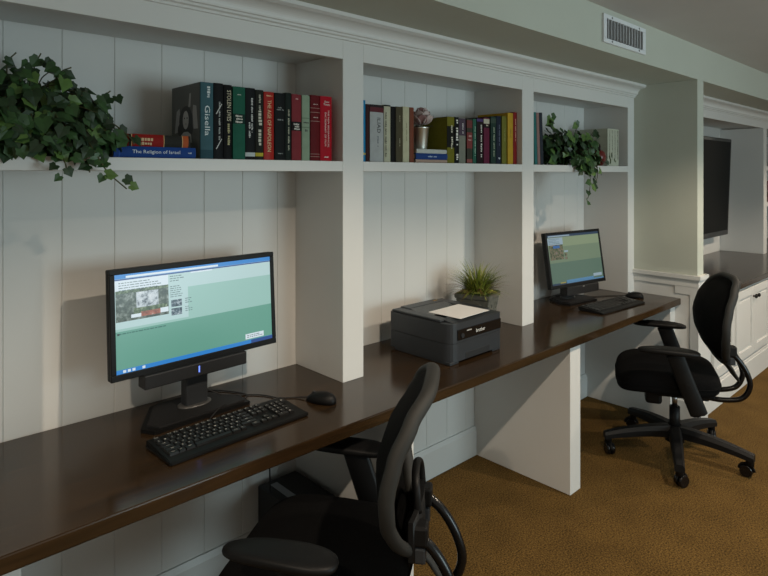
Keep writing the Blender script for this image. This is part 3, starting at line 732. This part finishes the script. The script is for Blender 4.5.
# ------------------------------------------------------------------ keyboards
LEG = mat('key_legend', 'C4C4C0', .5)
KEYM = mat('key_black', '151516', .45, var=.05)
def make_keyboard(label, loc, yaw, group):
    r = thing('keyboard', label, 'keyboard', loc, (0, 0, yaw), group)
    W, Dp = .462, .158
    b = MB(); prof = [(-Dp/2, .002), (-Dp/2, .0075), (-Dp/2+.006, .010), (Dp/2-.008, .022), (Dp/2, .020), (Dp/2, .008), (Dp/2-.01, .0), (-Dp/2+.01, 0)]
    b.prism(BLK, prof, -W/2, W/2, 'x')
    b.box(BLK, -W/2-.003, -W/2, -Dp/2+.003, Dp/2-.003, .003, .0095); b.box(BLK, W/2, W/2+.003, -Dp/2+.003, Dp/2-.003, .003, .0095)
    b.build('case', r)
    u = .0188; y0 = Dp/2-.020
    rows = [
      (0, [('Esc', 0, 1)]+[('F%d' % (k+1), 2+k+(.5 if k > 3 else 0)+(.5 if k > 7 else 0), 1) for k in range(12)]+[('P', 15.25, 1), ('S', 16.25, 1), ('B', 17.25, 1)]),
      (1.15, [(c, k, 1) for k, c in enumerate('`1234567890-=')]+[('<', 13, 2), ('I', 15.25, 1), ('H', 16.25, 1), ('U', 17.25, 1), ('N', 18.5, 1), ('/', 19.5, 1), ('*', 20.5, 1), ('-', 21.5, 1)]),
      (2.15, [('Tab', 0, 1.5)]+[(c, 1.5+k, 1) for k, c in enumerate('QWERTYUIOP[]')]+[('\\', 13.5, 1.5), ('D', 15.25, 1), ('E', 16.25, 1), ('v', 17.25, 1), ('7', 18.5, 1), ('8', 19.5, 1), ('9', 20.5, 1)]),
      (3.15, [('Caps', 0, 1.75)]+[(c, 1.75+k, 1) for k, c in enumerate("ASDFGHJKL;'")]+[('Enter', 12.75, 2.25), ('4', 18.5, 1), ('5', 19.5, 1), ('6', 20.5, 1)]),
      (4.15, [('Shift', 0, 2.25)]+[(c, 2.25+k, 1) for k, c in enumerate('ZXCVBNM,./')]+[('Shift', 12.25, 2.75), ('^', 16.25, 1), ('1', 18.5, 1), ('2', 19.5, 1), ('3', 20.5, 1)]),
      (5.15, [('Ctrl', 0, 1.5), ('O', 1.5, 1), ('Alt', 2.5, 1.5), ('', 4, 6), ('Alt', 10, 1.5), ('O', 11.5, 1), ('Ctrl', 13.5, 1.5), ('<', 15.25, 1), ('v', 16.25, 1), ('>', 17.25, 1), ('0', 18.5, 2), ('.', 20.5, 1)]),
    ]
    tot = 22.5; xs = -W/2+.010; ku = (W-.020)/tot
    cache = {}
    for ry, keys in rows:
        for cap, kx, kw in keys:
            yc = y0-ry*u; zc = .010+.012*((yc+Dp/2-.006)/(Dp-.014))
            b = MB(); hw = kw*ku/2-.0012; hd = u/2-.0013
            bb = bmesh.new(); bmesh.ops.create_cube(bb, size=1)
            for v in bb.verts:
                tp = v.co.z > 0; s_ = .86 if tp else 1.
                v.co = Vector((v.co.x*2*(hw-(.0014 if tp else 0)), v.co.y*2*(hd-(.0014 if tp else 0)), .0062 if tp else -.0005))
            b.merge(bb, KEYM)
            # worn light rim on the front edge of the cap, as molded
            if cap:
                ln = .0042 if len(cap) == 1 else min(.0062*1.4, kw*ku*.5)
                b.text(LEG, cap, ln, .0048, Matrix.Translation((-hw*.25 if len(cap) == 1 else 0, .0018, .0063)))
            k = b.build('key', r, (xs+(kx+kw/2)*ku, yc, zc), (R(4.9), 0, 0))
    b = MB(); b.box(BLKM, -W/2+.02, -W/2+.05, Dp/2-.02, Dp/2-.01, -.0002, .004); b.build('foot', r)
    return r
k1 = make_keyboard('black keyboard lying in front of the large near monitor', (-.506, -.086, ZD+.0003), R(2.4), 'black computer keyboards')
k2 = copy_tree(k1); k2.location = (1.955, -.110, ZD+.0003); k2.rotation_euler = (0, 0, R(-4.2))
k2['label'] = 'black keyboard lying in front of the far monitor with the green page'
def cable(parent, name, pts, r=.0022):
    b = MB(); b.tube(BLKM, catmull(pts, 8), r, 7); o = b.build(name, parent); return o
inv = lambda o, p: Euler(o.rotation_euler).to_matrix().inverted() @ (Vector(p)-Vector(o.location))
cable(k1, 'cord', [inv(k1, p) for p in [(-.50, -.010, .775), (-.52, .03, .764), (-.46, .065, .781), (-.40, .11, .764), (-.33, .13, .763), (-.35, .20, .763), (-.42, .29, .763)]])
cable(k2, 'cord', [inv(k2, p) for p in [(2.0, -.05, .775), (2.02, -.01, .764), (2.03, .05, .763), (2.10, .10, .763), (2.06, .20, .763), (1.98, .28, .763)]])

# ------------------------------------------------------------------ mice
def make_mouse(label, loc, yaw):
    r = thing('computer_mouse', label, 'mouse', loc, (0, 0, yaw), 'computer mice on the desk')
    b = MB(); bb = bmesh.new(); bmesh.ops.create_uvsphere(bb, u_segments=24, v_segments=16, radius=1)
    for v in bb.verts:
        x, y, z = v.co; w = .031*(1-.12*math.cos(y*1.6))
        v.co = Vector((math.copysign(abs(x)**.8, x)*w, math.copysign(abs(y)**.85, y)*.056, max(0, math.copysign(abs(z)**.8, z))*.034*(1-.25*y)))
    for f in bb.faces: f.smooth = True
    b.merge(bb, BLK); b.build('body', r)
    b = MB(); b.cyl(CHARC, (-.004, .030, .0265), (.004, .030, .0265), .006, seg=16); b.build('scroll_wheel', r)
    return r
mo1 = make_mouse('black mouse beside the near keyboard', (-.168, -.088, ZD+.0003), R(22))
mo2 = make_mouse('black mouse beside the far keyboard', (2.305, -.085, ZD+.0003), R(20))
cable(mo1, 'cord', [inv(mo1, p) for p in [(-.19, -.036, .768), (-.215, .0, .763), (-.26, .035, .763), (-.29, .10, .763), (-.345, .15, .764), (-.40, .16, .775), (-.45, .175, .80), (-.50, .16, .83)]])
cable(mo2, 'cord', [inv(mo2, p) for p in [(2.285, -.034, .768), (2.26, .02, .763), (2.20, .06, .763), (2.13, .10, .763), (2.06, .15, .763), (2.0, .27, .763)]])

# ------------------------------------------------------------------ printer
pr_ = thing('laser_printer', 'charcoal grey laser printer with rounded front on the middle of the desk', 'printer', (.607, .02, ZD+.0003), (0, 0, R(.5)))
W, Dp, H = .35, .355, .182
def rrect(x0, x1, y0, y1, r, rb, n=6):
    pts = []
    for cx, cy, rad, a0 in ((x1-rb, y0+rb, rb, -90), (x1-rb, y1-rb, rb, 0), (x0+rb, y1-rb, rb, 90), (x0+r, y0+r, r, 180)):
        for k in range(n+1):
            a = R(a0+90*k/n); pts.append((cx+rad*math.cos(a), cy+rad*math.sin(a)))
    return pts
hw, hd = W/2, Dp/2
b = MB()
b.prism(CHARC, rrect(-hw, hw, -hd, hd, .045, .012), .012, .085, 'z', smooth=False)
b.prism(BLKM, rrect(-hw+.002, hw-.002, -hd+.002, hd-.002, .043, .012), .085, .088, 'z')
b.prism(CHARC, rrect(-hw, hw, -hd, hd, .045, .012), .088, .168, 'z')
# stepped top: rim around a sunken output tray
b.box(CHARC, -hw+.004, -.118, -hd+.06, hd-.01, .168, .178, .004); b.box(CHARC, .118, hw-.004, -hd+.06, hd-.01, .168, .178, .004)
b.box(CHARC, -.118, .118, hd-.07, hd-.01, .168, .182, .004)
b.prism(CHARC, [(-hd+.012, .168), (-hd+.02, .170), (-hd+.075, .178), (-hd+.075, .168)], -hw+.03, hw-.03, 'x')
for fx in (-1, 1): b.box(CHARC, fx*(hw-.03)-.028, fx*(hw-.03)+.028, -hd+.004, hd-.03, 0, .014, .003)
b.build('body', pr_)
b = MB(); b.box(BLKG, -.117, .117, -hd+.08, hd-.072, .168, .1695); b.prism(BLKG, [(hd-.15, .1695), (hd-.072, .1695), (hd-.072, .180)], -.117, .117, 'x')
b.build('output_tray', pr_)
b = MB(); b.box(BLKG, -hw+.042, hw-.006, -hd-.0035, -hd+.004, .098, .142, .002); b.cyl(BLKM, (-hw+.072, -hd-.0035, .115), (-hw+.072, -hd-.007, .115), .010)
b.build('control_panel', pr_)
b = MB(); Mx = Matrix(((1, 0, 0, .02), (0, 0, -1, -hd-.0038), (0, 1, 0, .120), (0, 0, 0, 1)))
b.text(mat('logo_white', 'E4E4E0', .4), 'brother', .062, .016, Mx); Mx = Matrix(((1, 0, 0, -.058), (0, 0, -1, -hd-.0038), (0, 1, 0, .131), (0, 0, 0, 1)))
b.box(mat('logo_grey', 'A8A8A4', .4), -.016, .016, -.0022, .0022, 0, .0003, 0, Mx); b.build('lettering', pr_)
b = MB(); b.box(BLKM, -.08, .09, -hd-.001, -hd+.004, .012, .040, .002); b.build('tray_handle', pr_)
b = MB(); b.box(mat('button_amber', '8A6A28', .4), .075, .10, hd-.045, hd-.035, .182, .184, .001); b.build('button', pr_)
# sheet of paper lying on top
b = MB(); Mp = Matrix.Identity(4)
b.box(PAPER, -.108, .108, -.086, .086, 0, .0012)
tag(b.build('paper_sheet', None, (.618, -.052, ZD+.1790), (0, 0, R(2.5))), 'white sheet of paper lying on top of the charcoal printer', 'paper')

# ------------------------------------------------------------------ potted grass
pg = thing('potted_grass', 'grey square pot of spiky grass behind the printer', 'plant', (.952, .105, ZD+.0003), (0, 0, R(18)))
STN = mat('grey_stone', '5A5A52', .8, var=.2, scale=40, bump=.3, bscale=60)
def frus(m, mt, a0, a1, z0, z1, inner=0):
    bb = bmesh.new(); A = [bb.verts.new((sx*a0, sy*a0, z0)) for sx, sy in ((-1, -1), (1, -1), (1, 1), (-1, 1))]; B = [bb.verts.new((sx*a1, sy*a1, z1)) for sx, sy in ((-1, -1), (1, -1), (1, 1), (-1, 1))]
    bb.faces.new(A[::-1]); bb.faces.new(B)
    for i in range(4): bb.faces.new([A[i], A[(i+1) % 4], B[(i+1) % 4], B[i]])
    bmesh.ops.bevel(bb, geom=list(bb.edges), offset=.003, segments=2, affect='EDGES')
    m.merge(bb, mt)
b = MB(); frus(b, STN, .060, .084, 0, .172); frus(b, STN, .089, .091, .172, .194)
for sg in range(4):
    M0 = Matrix.Rotation(R(90*sg), 4, 'Z')
    for cx in (-.035, .035):
        pts = catmull([(cx-.02, -.0745, .115), (cx-.012, -.081, .145), (cx+.006, -.082, .148), (cx+.012, -.080, .128), (cx, -.078, .12)], 5)
        b.tube(STN, [M0 @ p for p in pts], .0035, 6)
b.build('pot', pg)
b = MB(); b.box(mat('soil_moss', '3C4A1C', .95, var=.3, scale=80, bump=.6, bscale=120), -.082, .082, -.082, .082, .194, .198); b.build('soil', pg)
b = MB(); rr = random.Random(21)
G = [mat('blade_green', '7A8832', .5, var=.25), mat('blade_yellow', 'A6A848', .5, var=.2), mat('blade_dark', '3C4A1C', .55, var=.25), mat('blade_brown', '6B4E2A', .6, var=.25)]
for k in range(520):
    a = rr.uniform(0, 2*math.pi); el = R(rr.choice([rr.uniform(50, 88), rr.uniform(15, 70), rr.uniform(10, 60)])); ln = rr.uniform(.11, .19)*(1. if el > .8 else .9)
    ps = Vector((math.cos(a), math.sin(a), 0))*rr.uniform(0, .05)+Vector((0, 0, .196))
    dh = Vector((math.cos(a), math.sin(a), 0)); sd = Vector((-math.sin(a), math.cos(a), 0)); w0 = rr.uniform(.0026, .005)
    mt = G[3] if (el < R(45) and rr.random() < .6) else rr.choice([G[0], G[0], G[1], G[2]])
    prev = None; p = ps.copy(); e = el
    for s_ in range(6):
        wd = w0*(1-s_/5.2)
        cur = [b.bm.verts.new(p-sd*wd), b.bm.verts.new(p+sd*wd)]
        if prev:
            f = b.bm.faces.new([prev[0], prev[1], cur[1], cur[0]]); f.material_index = b.mi(mt); f.smooth = True
        prev = cur; p = p+(dh*math.cos(e)+Vector((0, 0, math.sin(e))))*ln/5; yw = p.x*math.sin(R(18))+p.y*math.cos(R(18)); p = p-Vector((math.sin(R(18)), math.cos(R(18)), 0))*max(0, yw-.185); e -= R(rr.uniform(4, 17))
for k in range(90):
    a = rr.uniform(0, 2*math.pi); r0 = rr.uniform(.02, .078); c = Vector((math.cos(a)*r0, math.sin(a)*r0, .200))
    b.ball(G[1] if k % 2 else G[0], c, rr.uniform(.005, .010), 1, 1, .8, seg=6)
b.build('grass', pg)

# ------------------------------------------------------------------ computer tower under the near desk
tw = thing('computer_tower', 'black computer tower on the floor under the near desk', 'computer', (-.112, .085, .0))
b = MB(); b.box(BLKM, -.088, .088, -.19, .19, .004, .342, .006)
for sx in (-.07, .07):
    for sy in (-.16, .16): b.cyl(BLKM, (sx, sy, 0), (sx, sy, .006), .012)
b.build('casing', tw)
b = MB(); b.box(mat('label_silver', '8A8C8E', .35), -.05, -.02, .03, .16, .342, .3428, 0, Matrix.Identity(4)); b.build('sticker', tw)
b = MB(); b.tube(BLKM, catmull([(-.075, .12, .342), (-.078, .12, .45), (-.074, .125, .58), (-.078, .13, .634)], 6), .003, 7); b.build('cord', tw)

# ------------------------------------------------------------------ office chairs
def interp(tab, z):
    for (z0, y0), (z1, y1) in zip(tab, tab[1:]):
        if z <= z1:
            t = (z-z0)/(z1-z0); t = max(0, min(1, t)); t = t*t*(3-2*t)*.35+t*.65
            return y0+(y1-y0)*t
    return tab[-1][1]
BACK = [(.44, -.305), (.50, -.268), (.56, -.222), (.63, -.186), (.70, -.166), (.78, -.163), (.86, -.183), (.94, -.223), (1.0, -.272)]
def back_pt(x, z): return Vector((x, interp(BACK, z)-.15*x*x, z))
def make_chair(label, loc, yaw, twist):
    r = thing('office_chair', label, 'chair', loc, (0, 0, yaw), 'mesh back office chairs')
    # five-star base
    b = MB(); b.cyl(BLK, (0, 0, .085), (0, 0, .165), .050, .034, 24); b.build('base_hub', r)
    for k in range(5):
        a = R(34+72*k); dx, dy = math.cos(a), math.sin(a); sd = Vector((-dy, dx, 0))
        b = MB(); P = []; n = 9
        bb = bmesh.new(); rings = []
        for i in range(n):
            t = i/(n-1); rr_ = .03+.345*t; z = .140-.040*t**2; hw_ = .033-.010*t; hh = .030-.012*t
            c = Vector((dx*rr_, dy*rr_, z))
            ring = [c+sd*hw_*q+Vector((0, 0, hh*p)) for q, p in ((-1, -1), (1, -1), (1, .2), (.62, 1), (-.62, 1), (-1, .2))]
            rings.append([bb.verts.new(v) for v in ring])
        for A, B in zip(rings, rings[1:]):
            for q in range(6): bb.faces.new([A[q], A[(q+1) % 6], B[(q+1) % 6], B[q]])
        bb.faces.new(rings[0][::-1]); bb.faces.new(rings[-1]); bmesh.ops.recalc_face_normals(bb, faces=bb.faces)
        b.merge(bb, BLK); b.cyl(BLK, (dx*.355, dy*.355, .058), (dx*.355, dy*.355, .112), .019, seg=14); b.build('base_leg', r)
        c = bpy.data.objects.new('caster', None)
        ca = a+R(55+40*k); ux = Vector((math.cos(ca), math.sin(ca), 0)); ax = Vector((-ux.y, ux.x, 0))
        cc = Vector((dx*.352, dy*.352, .0312))+ux*.012
        b = MB()
        hood = [cc+ux*.034*math.cos(R(t))+Vector((0, 0, .034*math.sin(R(t)))) for t in range(0, 181, 20)]
        b.tube(BLK, hood, .008, 8, flat=.5); b.cyl(BLK, cc+Vector((0, 0, .02)), (dx*.352, dy*.352, .06), .009, seg=10)
        cs = b.build('caster', r)
        for sg in (-1, 1):
            b = MB(); b.cyl(BLKG, cc+ax*sg*.004, cc+ax*sg*.022, .031, .028, 22); b.build('wheel', cs)
    b = MB(); b.cyl(BLK, (0, 0, .13), (0, 0, .27), .027, .027, 20); b.cyl(METAL, (0, 0, .27), (0, 0, .345), .014, seg=16); b.build('gas_column', r)
    # mechanism
    b = MB(); b.box(BLK, -.075, .075, -.16, .10, .338, .392, .012); b.box(BLK, -.045, .045, .065, .150, .280, .372, .016)
    b.box(BLK, -.17, .17, -.17, .16, .386, .402, .004)
    b.build('tilt_mechanism', r)
    b = MB(); b.tube(BLK, catmull([(.06, .03, .355), (.18, .03, .35), (.255, .035, .345)], 5), .006, 8); b.ball(BLK, (.262, .035, .345), .012, 1.6, 1, .6); b.build('lever', r)
    # seat cushion with waterfall front
    b = MB(); bb = bmesh.new(); NX, NY, NZ = 20, 20, 8
    bmesh.ops.create_uvsphere(bb, u_segments=48, v_segments=28, radius=1)
    for v in bb.verts:
        x, y, z = v.co
        q = lambda t, e: math.copysign(abs(t)**e, t)
        # superellipsoid
        lat = math.asin(max(-1, min(1, z))); lon = math.atan2(y, x)
        cx_ = q(math.cos(lat), .32)*q(math.cos(lon), .42); cy_ = q(math.cos(lat), .32)*q(math.sin(lon), .42); cz_ = q(math.sin(lat), .55)
        X = cx_*.252; Y = .048+cy_*.252; Z = .450+cz_*.057
        if Y > .12: Z -= .7*(Y-.12)**2
        if cz_ > 0: Z += .018*(abs(cx_)**2)*cz_-.006*(1-cx_*cx_)*(1-cy_*cy_)
        if Y < -.1: Z += .35*(-.1-Y)**2
        X *= (1-.06*max(0, -cy_))
        v.co = Vector((X, Y, Z))
    for f in bb.faces: f.smooth = True
    b.merge(bb, FABR); st_ = b.build('seat', r)
    b = MB(); pts = []
    for k in range(64):
        a = 2*math.pi*k/64; q = lambda t, e: math.copysign(abs(t)**e, t)
        cxx, cyy_ = q(math.cos(a), .42), q(math.sin(a), .42); Y = .048+cyy_*.2535; Z = .450
        if Y > .12: Z -= .7*(Y-.12)**2
        if Y < -.1: Z += .35*(-.1-Y)**2
        pts.append((cxx*.2535*(1-.06*max(0, -cyy_)), Y, Z))
    b.tube(FABR, pts, .0035, 6, closed=True); b.build('seam', st_)
    # armrests
    for sx in (-1, 1):
        b = MB()
        # slanted flat upright
        path = catmull([(sx*.272, -.085, .335), (sx*.275, -.072, .37), (sx*.279, -.025, .49), (sx*.284, .028, .636)], 8)
        bb = bmesh.new(); rings = []
        for i, p in enumerate(path):
            t = (path[min(i+1, len(path)-1)]-path[max(i-1, 0)]).normalized()
            f_ = Vector((0, 1, 0)); f_ = (f_-t*f_.dot(t)).normalized(); s_ = t.cross(f_)
            wv = (.030, .038, .041)[min(i, 2)]; th = .013
            rings.append([bb.verts.new(p+f_*wv*a_+s_*th*c_) for a_, c_ in ((-1, -.4), (-.8, -1), (.8, -1), (1, -.4), (1, .4), (.8, 1), (-.8, 1), (-1, .4))])
        for A, B in zip(rings, rings[1:]):
            for q in range(8): bb.faces.new([A[q], A[(q+1) % 8], B[(q+1) % 8], B[q]]).smooth = True
        bb.faces.new(rings[0][::-1]); bb.faces.new(rings[-1]); bmesh.ops.recalc_face_normals(bb, faces=bb.faces)
        b.merge(bb, BLK); b.box(BLK, min(sx*.15, sx*.28), max(sx*.15, sx*.28), -.10, -.045, .345, .370, .006); b.cyl(BLK, (sx*.275, -.03, .48), (sx*.297, -.03, .48), .010, seg=12)
        arm = b.build('armrest', r)
        b = MB(); bb = bmesh.new(); bmesh.ops.create_uvsphere(bb, u_segments=36, v_segments=16, radius=1)
        for v in bb.verts:
            x, y, z = v.co; lat = math.asin(max(-1, min(1, z))); lon = math.atan2(y, x)
            q = lambda t, e: math.copysign(abs(t)**e, t)
            yy = q(math.cos(lat), .5)*q(math.sin(lon), .75); xx = q(math.cos(lat), .5)*q(math.cos(lon), .8)
            v.co = Vector((sx*.284+xx*.046*(1-.18*yy), .055+yy*.145, .648+q(math.sin(lat), .6)*.015-.006*yy*yy))
        for f in bb.faces: f.smooth = True
        b.merge(bb, RIMM if False else BLK); b.build('arm_pad', arm)
    # back frame outline
    N_ = 72; out = []
    for k in range(N_):
        a = 2*math.pi*k/N_; ca, sa = math.cos(a), math.sin(a); q = lambda t, e: math.copysign(abs(t)**e, t)
        z = .772+.222*q(sa, .82); x = .228*q(ca, .62)
        if sa < 0: x *= 1-.50*(abs(sa)**1.6)
        if sa > 0: x *= 1-.10*sa
        out.append((x, z))
    rim = [back_pt(x, z) for x, z in out]
    b = MB(); n_up = lambda p: (0, 1, .25)
    b.tube(RIMM, rim, .0165, 12, closed=True, flat=1.2, up=n_up)
    tong = [Vector((0, interp(BACK, z)-.004, z)) for z in (.60, .57, .54, .51, .48, .455, .44)]
    b.tube(RIMM, tong, [.05, .05, .048, .045, .040, .032, .018], 12, flat=.28, up=(0, 1, .3)); b.build('back_frame', r)
    b = MB(); bb = bmesh.new(); rings = []
    for rr_ in (1., .85, .65, .45, .25, .08):
        rings.append([bb.verts.new(back_pt(x*rr_, .772+(z-.772)*rr_)+Vector((0, .010+.034*(1-rr_**2), 0))) for x, z in out])
    for A, B in zip(rings, rings[1:]):
        for k in range(N_): bb.faces.new([A[k], A[(k+1) % N_], B[(k+1) % N_], B[k]]).smooth = True
    bb.faces.new(rings[-1])
    geo = bmesh.ops.solidify(bb, geom=list(bb.faces), thickness=.003)
    bmesh.ops.recalc_face_normals(bb, faces=bb.faces)
    b.merge(bb, MESHF); b.build('back_mesh', r)
    # lumbar bracket: perforated plate, adjusters and arch
    b = MB(); b2 = bmesh.new(); ring = []
    for i in range(13):
        x = -.125+.25*i/12; yb = interp(BACK, .61)-.045+.02*(abs(x)/.125)**2
        zt = .665+.02*math.cos(x*12); zb_ = .535+.03*(x/.125)**2
        ring.append([b2.verts.new((x, yb+.006, zb_)), b2.verts.new((x, yb+.006, zt)), b2.verts.new((x, yb-.006, zt)), b2.verts.new((x, yb-.006, zb_))])
    for A, B in zip(ring, ring[1:]):
        for q in range(4): b2.faces.new([A[q], A[(q+1) % 4], B[(q+1) % 4], B[q]]).smooth = q in (0, 2)
    b2.faces.new(ring[0][::-1]); b2.faces.new(ring[-1]); bmesh.ops.recalc_face_normals(b2, faces=b2.faces); b.merge(b2, BLK)
    for ix in (.02, .045, .07):
        for iz in (.578, .602, .626):
            yb = interp(BACK, .61)-.045+.02*(abs(ix)/.125)**2-.006
            b.box(mat('hole_black', '030303', .9, var=0), ix-.007, ix+.007, yb-.0012, yb, iz-.006, iz+.006)
    br = b.build('lumbar_bracket', r)
    yb0 = interp(BACK, .61)
    for sx in (-1, 1):
        b = MB(); b.box(BLK, sx*.092-.024, sx*.092+.024, yb0-.068, yb0-.012, .598, .650, .007); b.box(CHARC, sx*.092-.019, sx*.092+.019, yb0-.062, yb0-.018, .552, .594, .006); b.build('adjuster_knob', br)
    b = MB(); b.tube(BLK, catmull([(-.075, yb0-.04, .665), (-.07, yb0-.035, .72), (-.035, yb0-.03, .748), (.035, yb0-.03, .748), (.07, yb0-.035, .72), (.075, yb0-.04, .665)], 6), .011, 10, flat=.7); b.build('arch', br)
    TW = Matrix.Translation((0, -.2, 0)) @ Matrix.Rotation(R(twist), 4, 'Z') @ Matrix.Translation((0, .2, 0))
    for o in r.children:
        if o.name.split('.')[0] in ('back_frame', 'back_mesh', 'lumbar_bracket'): o.matrix_local = TW
    # wishbone tubes from the mechanism up to the bracket
    for sx in (-1, 1):
        b = MB(); b.tube(DKMET, catmull([(sx*.06, -.12, .362), (sx*.078, -.22, .362), (sx*.086, -.305, .385), (sx*.090, -.340, .45), (sx*.092, -.325, .52), (sx*.092, -.285, .585), (sx*.092, yb0-.04, .625)], 7), .0135, 12); b.build('support_tube', r)
    return r
ch1 = make_chair('black mesh back office chair pulled up at the near monitor, cut by the frame', (-.362, -.420, 0), R(34), 5)
ch2 = make_chair('black mesh back office chair with its five-star base in view at the far monitor', (1.972, -.455, 0), R(26), 10)

# ------------------------------------------------------------------ light: ceiling downlights and daylight from windows across the room
def spot(x, y, e, col=(1., .83, .64)):
    l = bpy.data.lights.new('downlight', 'SPOT'); l.energy = e; l.color = col; l.spot_size = R(136); l.spot_blend = .35; l.shadow_soft_size = .03
    o = bpy.data.objects.new('downlight', l); COL.objects.link(o); o.location = (x, y, ZC-.005); return o
for x, e in ((-2.0, 122), (-.18, 122), (1.64, 122), (3.46, 122), (5.28, 122)): spot(x, -1.58, e)
def win(loc, rot, sx, sy, e, col):
    l = bpy.data.lights.new('window_daylight', 'AREA'); l.shape = 'RECTANGLE'; l.size = sx; l.size_y = sy; l.energy = e; l.color = col
    o = bpy.data.objects.new('window_daylight', l); COL.objects.link(o); o.location = loc; o.rotation_euler = rot; return o
win((1.6, -4.8, 1.25), (R(90), 0, 0), 2.2, 1.3, 74, (.70, .92, .98))
wd = bpy.data.worlds.new('World'); S.world = wd; wd.use_nodes = True
bg = wd.node_tree.nodes['Background']; bg.inputs[0].default_value = (.78, .76, .66, 1); bg.inputs[1].default_value = .44

# ------------------------------------------------------------------ camera
cam = bpy.data.cameras.new('camera'); co = bpy.data.objects.new('camera', cam); COL.objects.link(co)
co.location = (-1.3969, -1.7135, 1.5487); co.rotation_euler = (R(90), 0, .817-math.pi/2)
cam.sensor_width = 36; cam.lens = 587.44/768*36; cam.shift_y = -(288-173)/768; cam.clip_start = .02
S.camera = co
S.view_settings.view_transform = 'Standard'; S.view_settings.look = 'None'; S.view_settings.gamma = 1
S.view_settings.exposure = 0; S.view_settings.use_curve_mapping = False
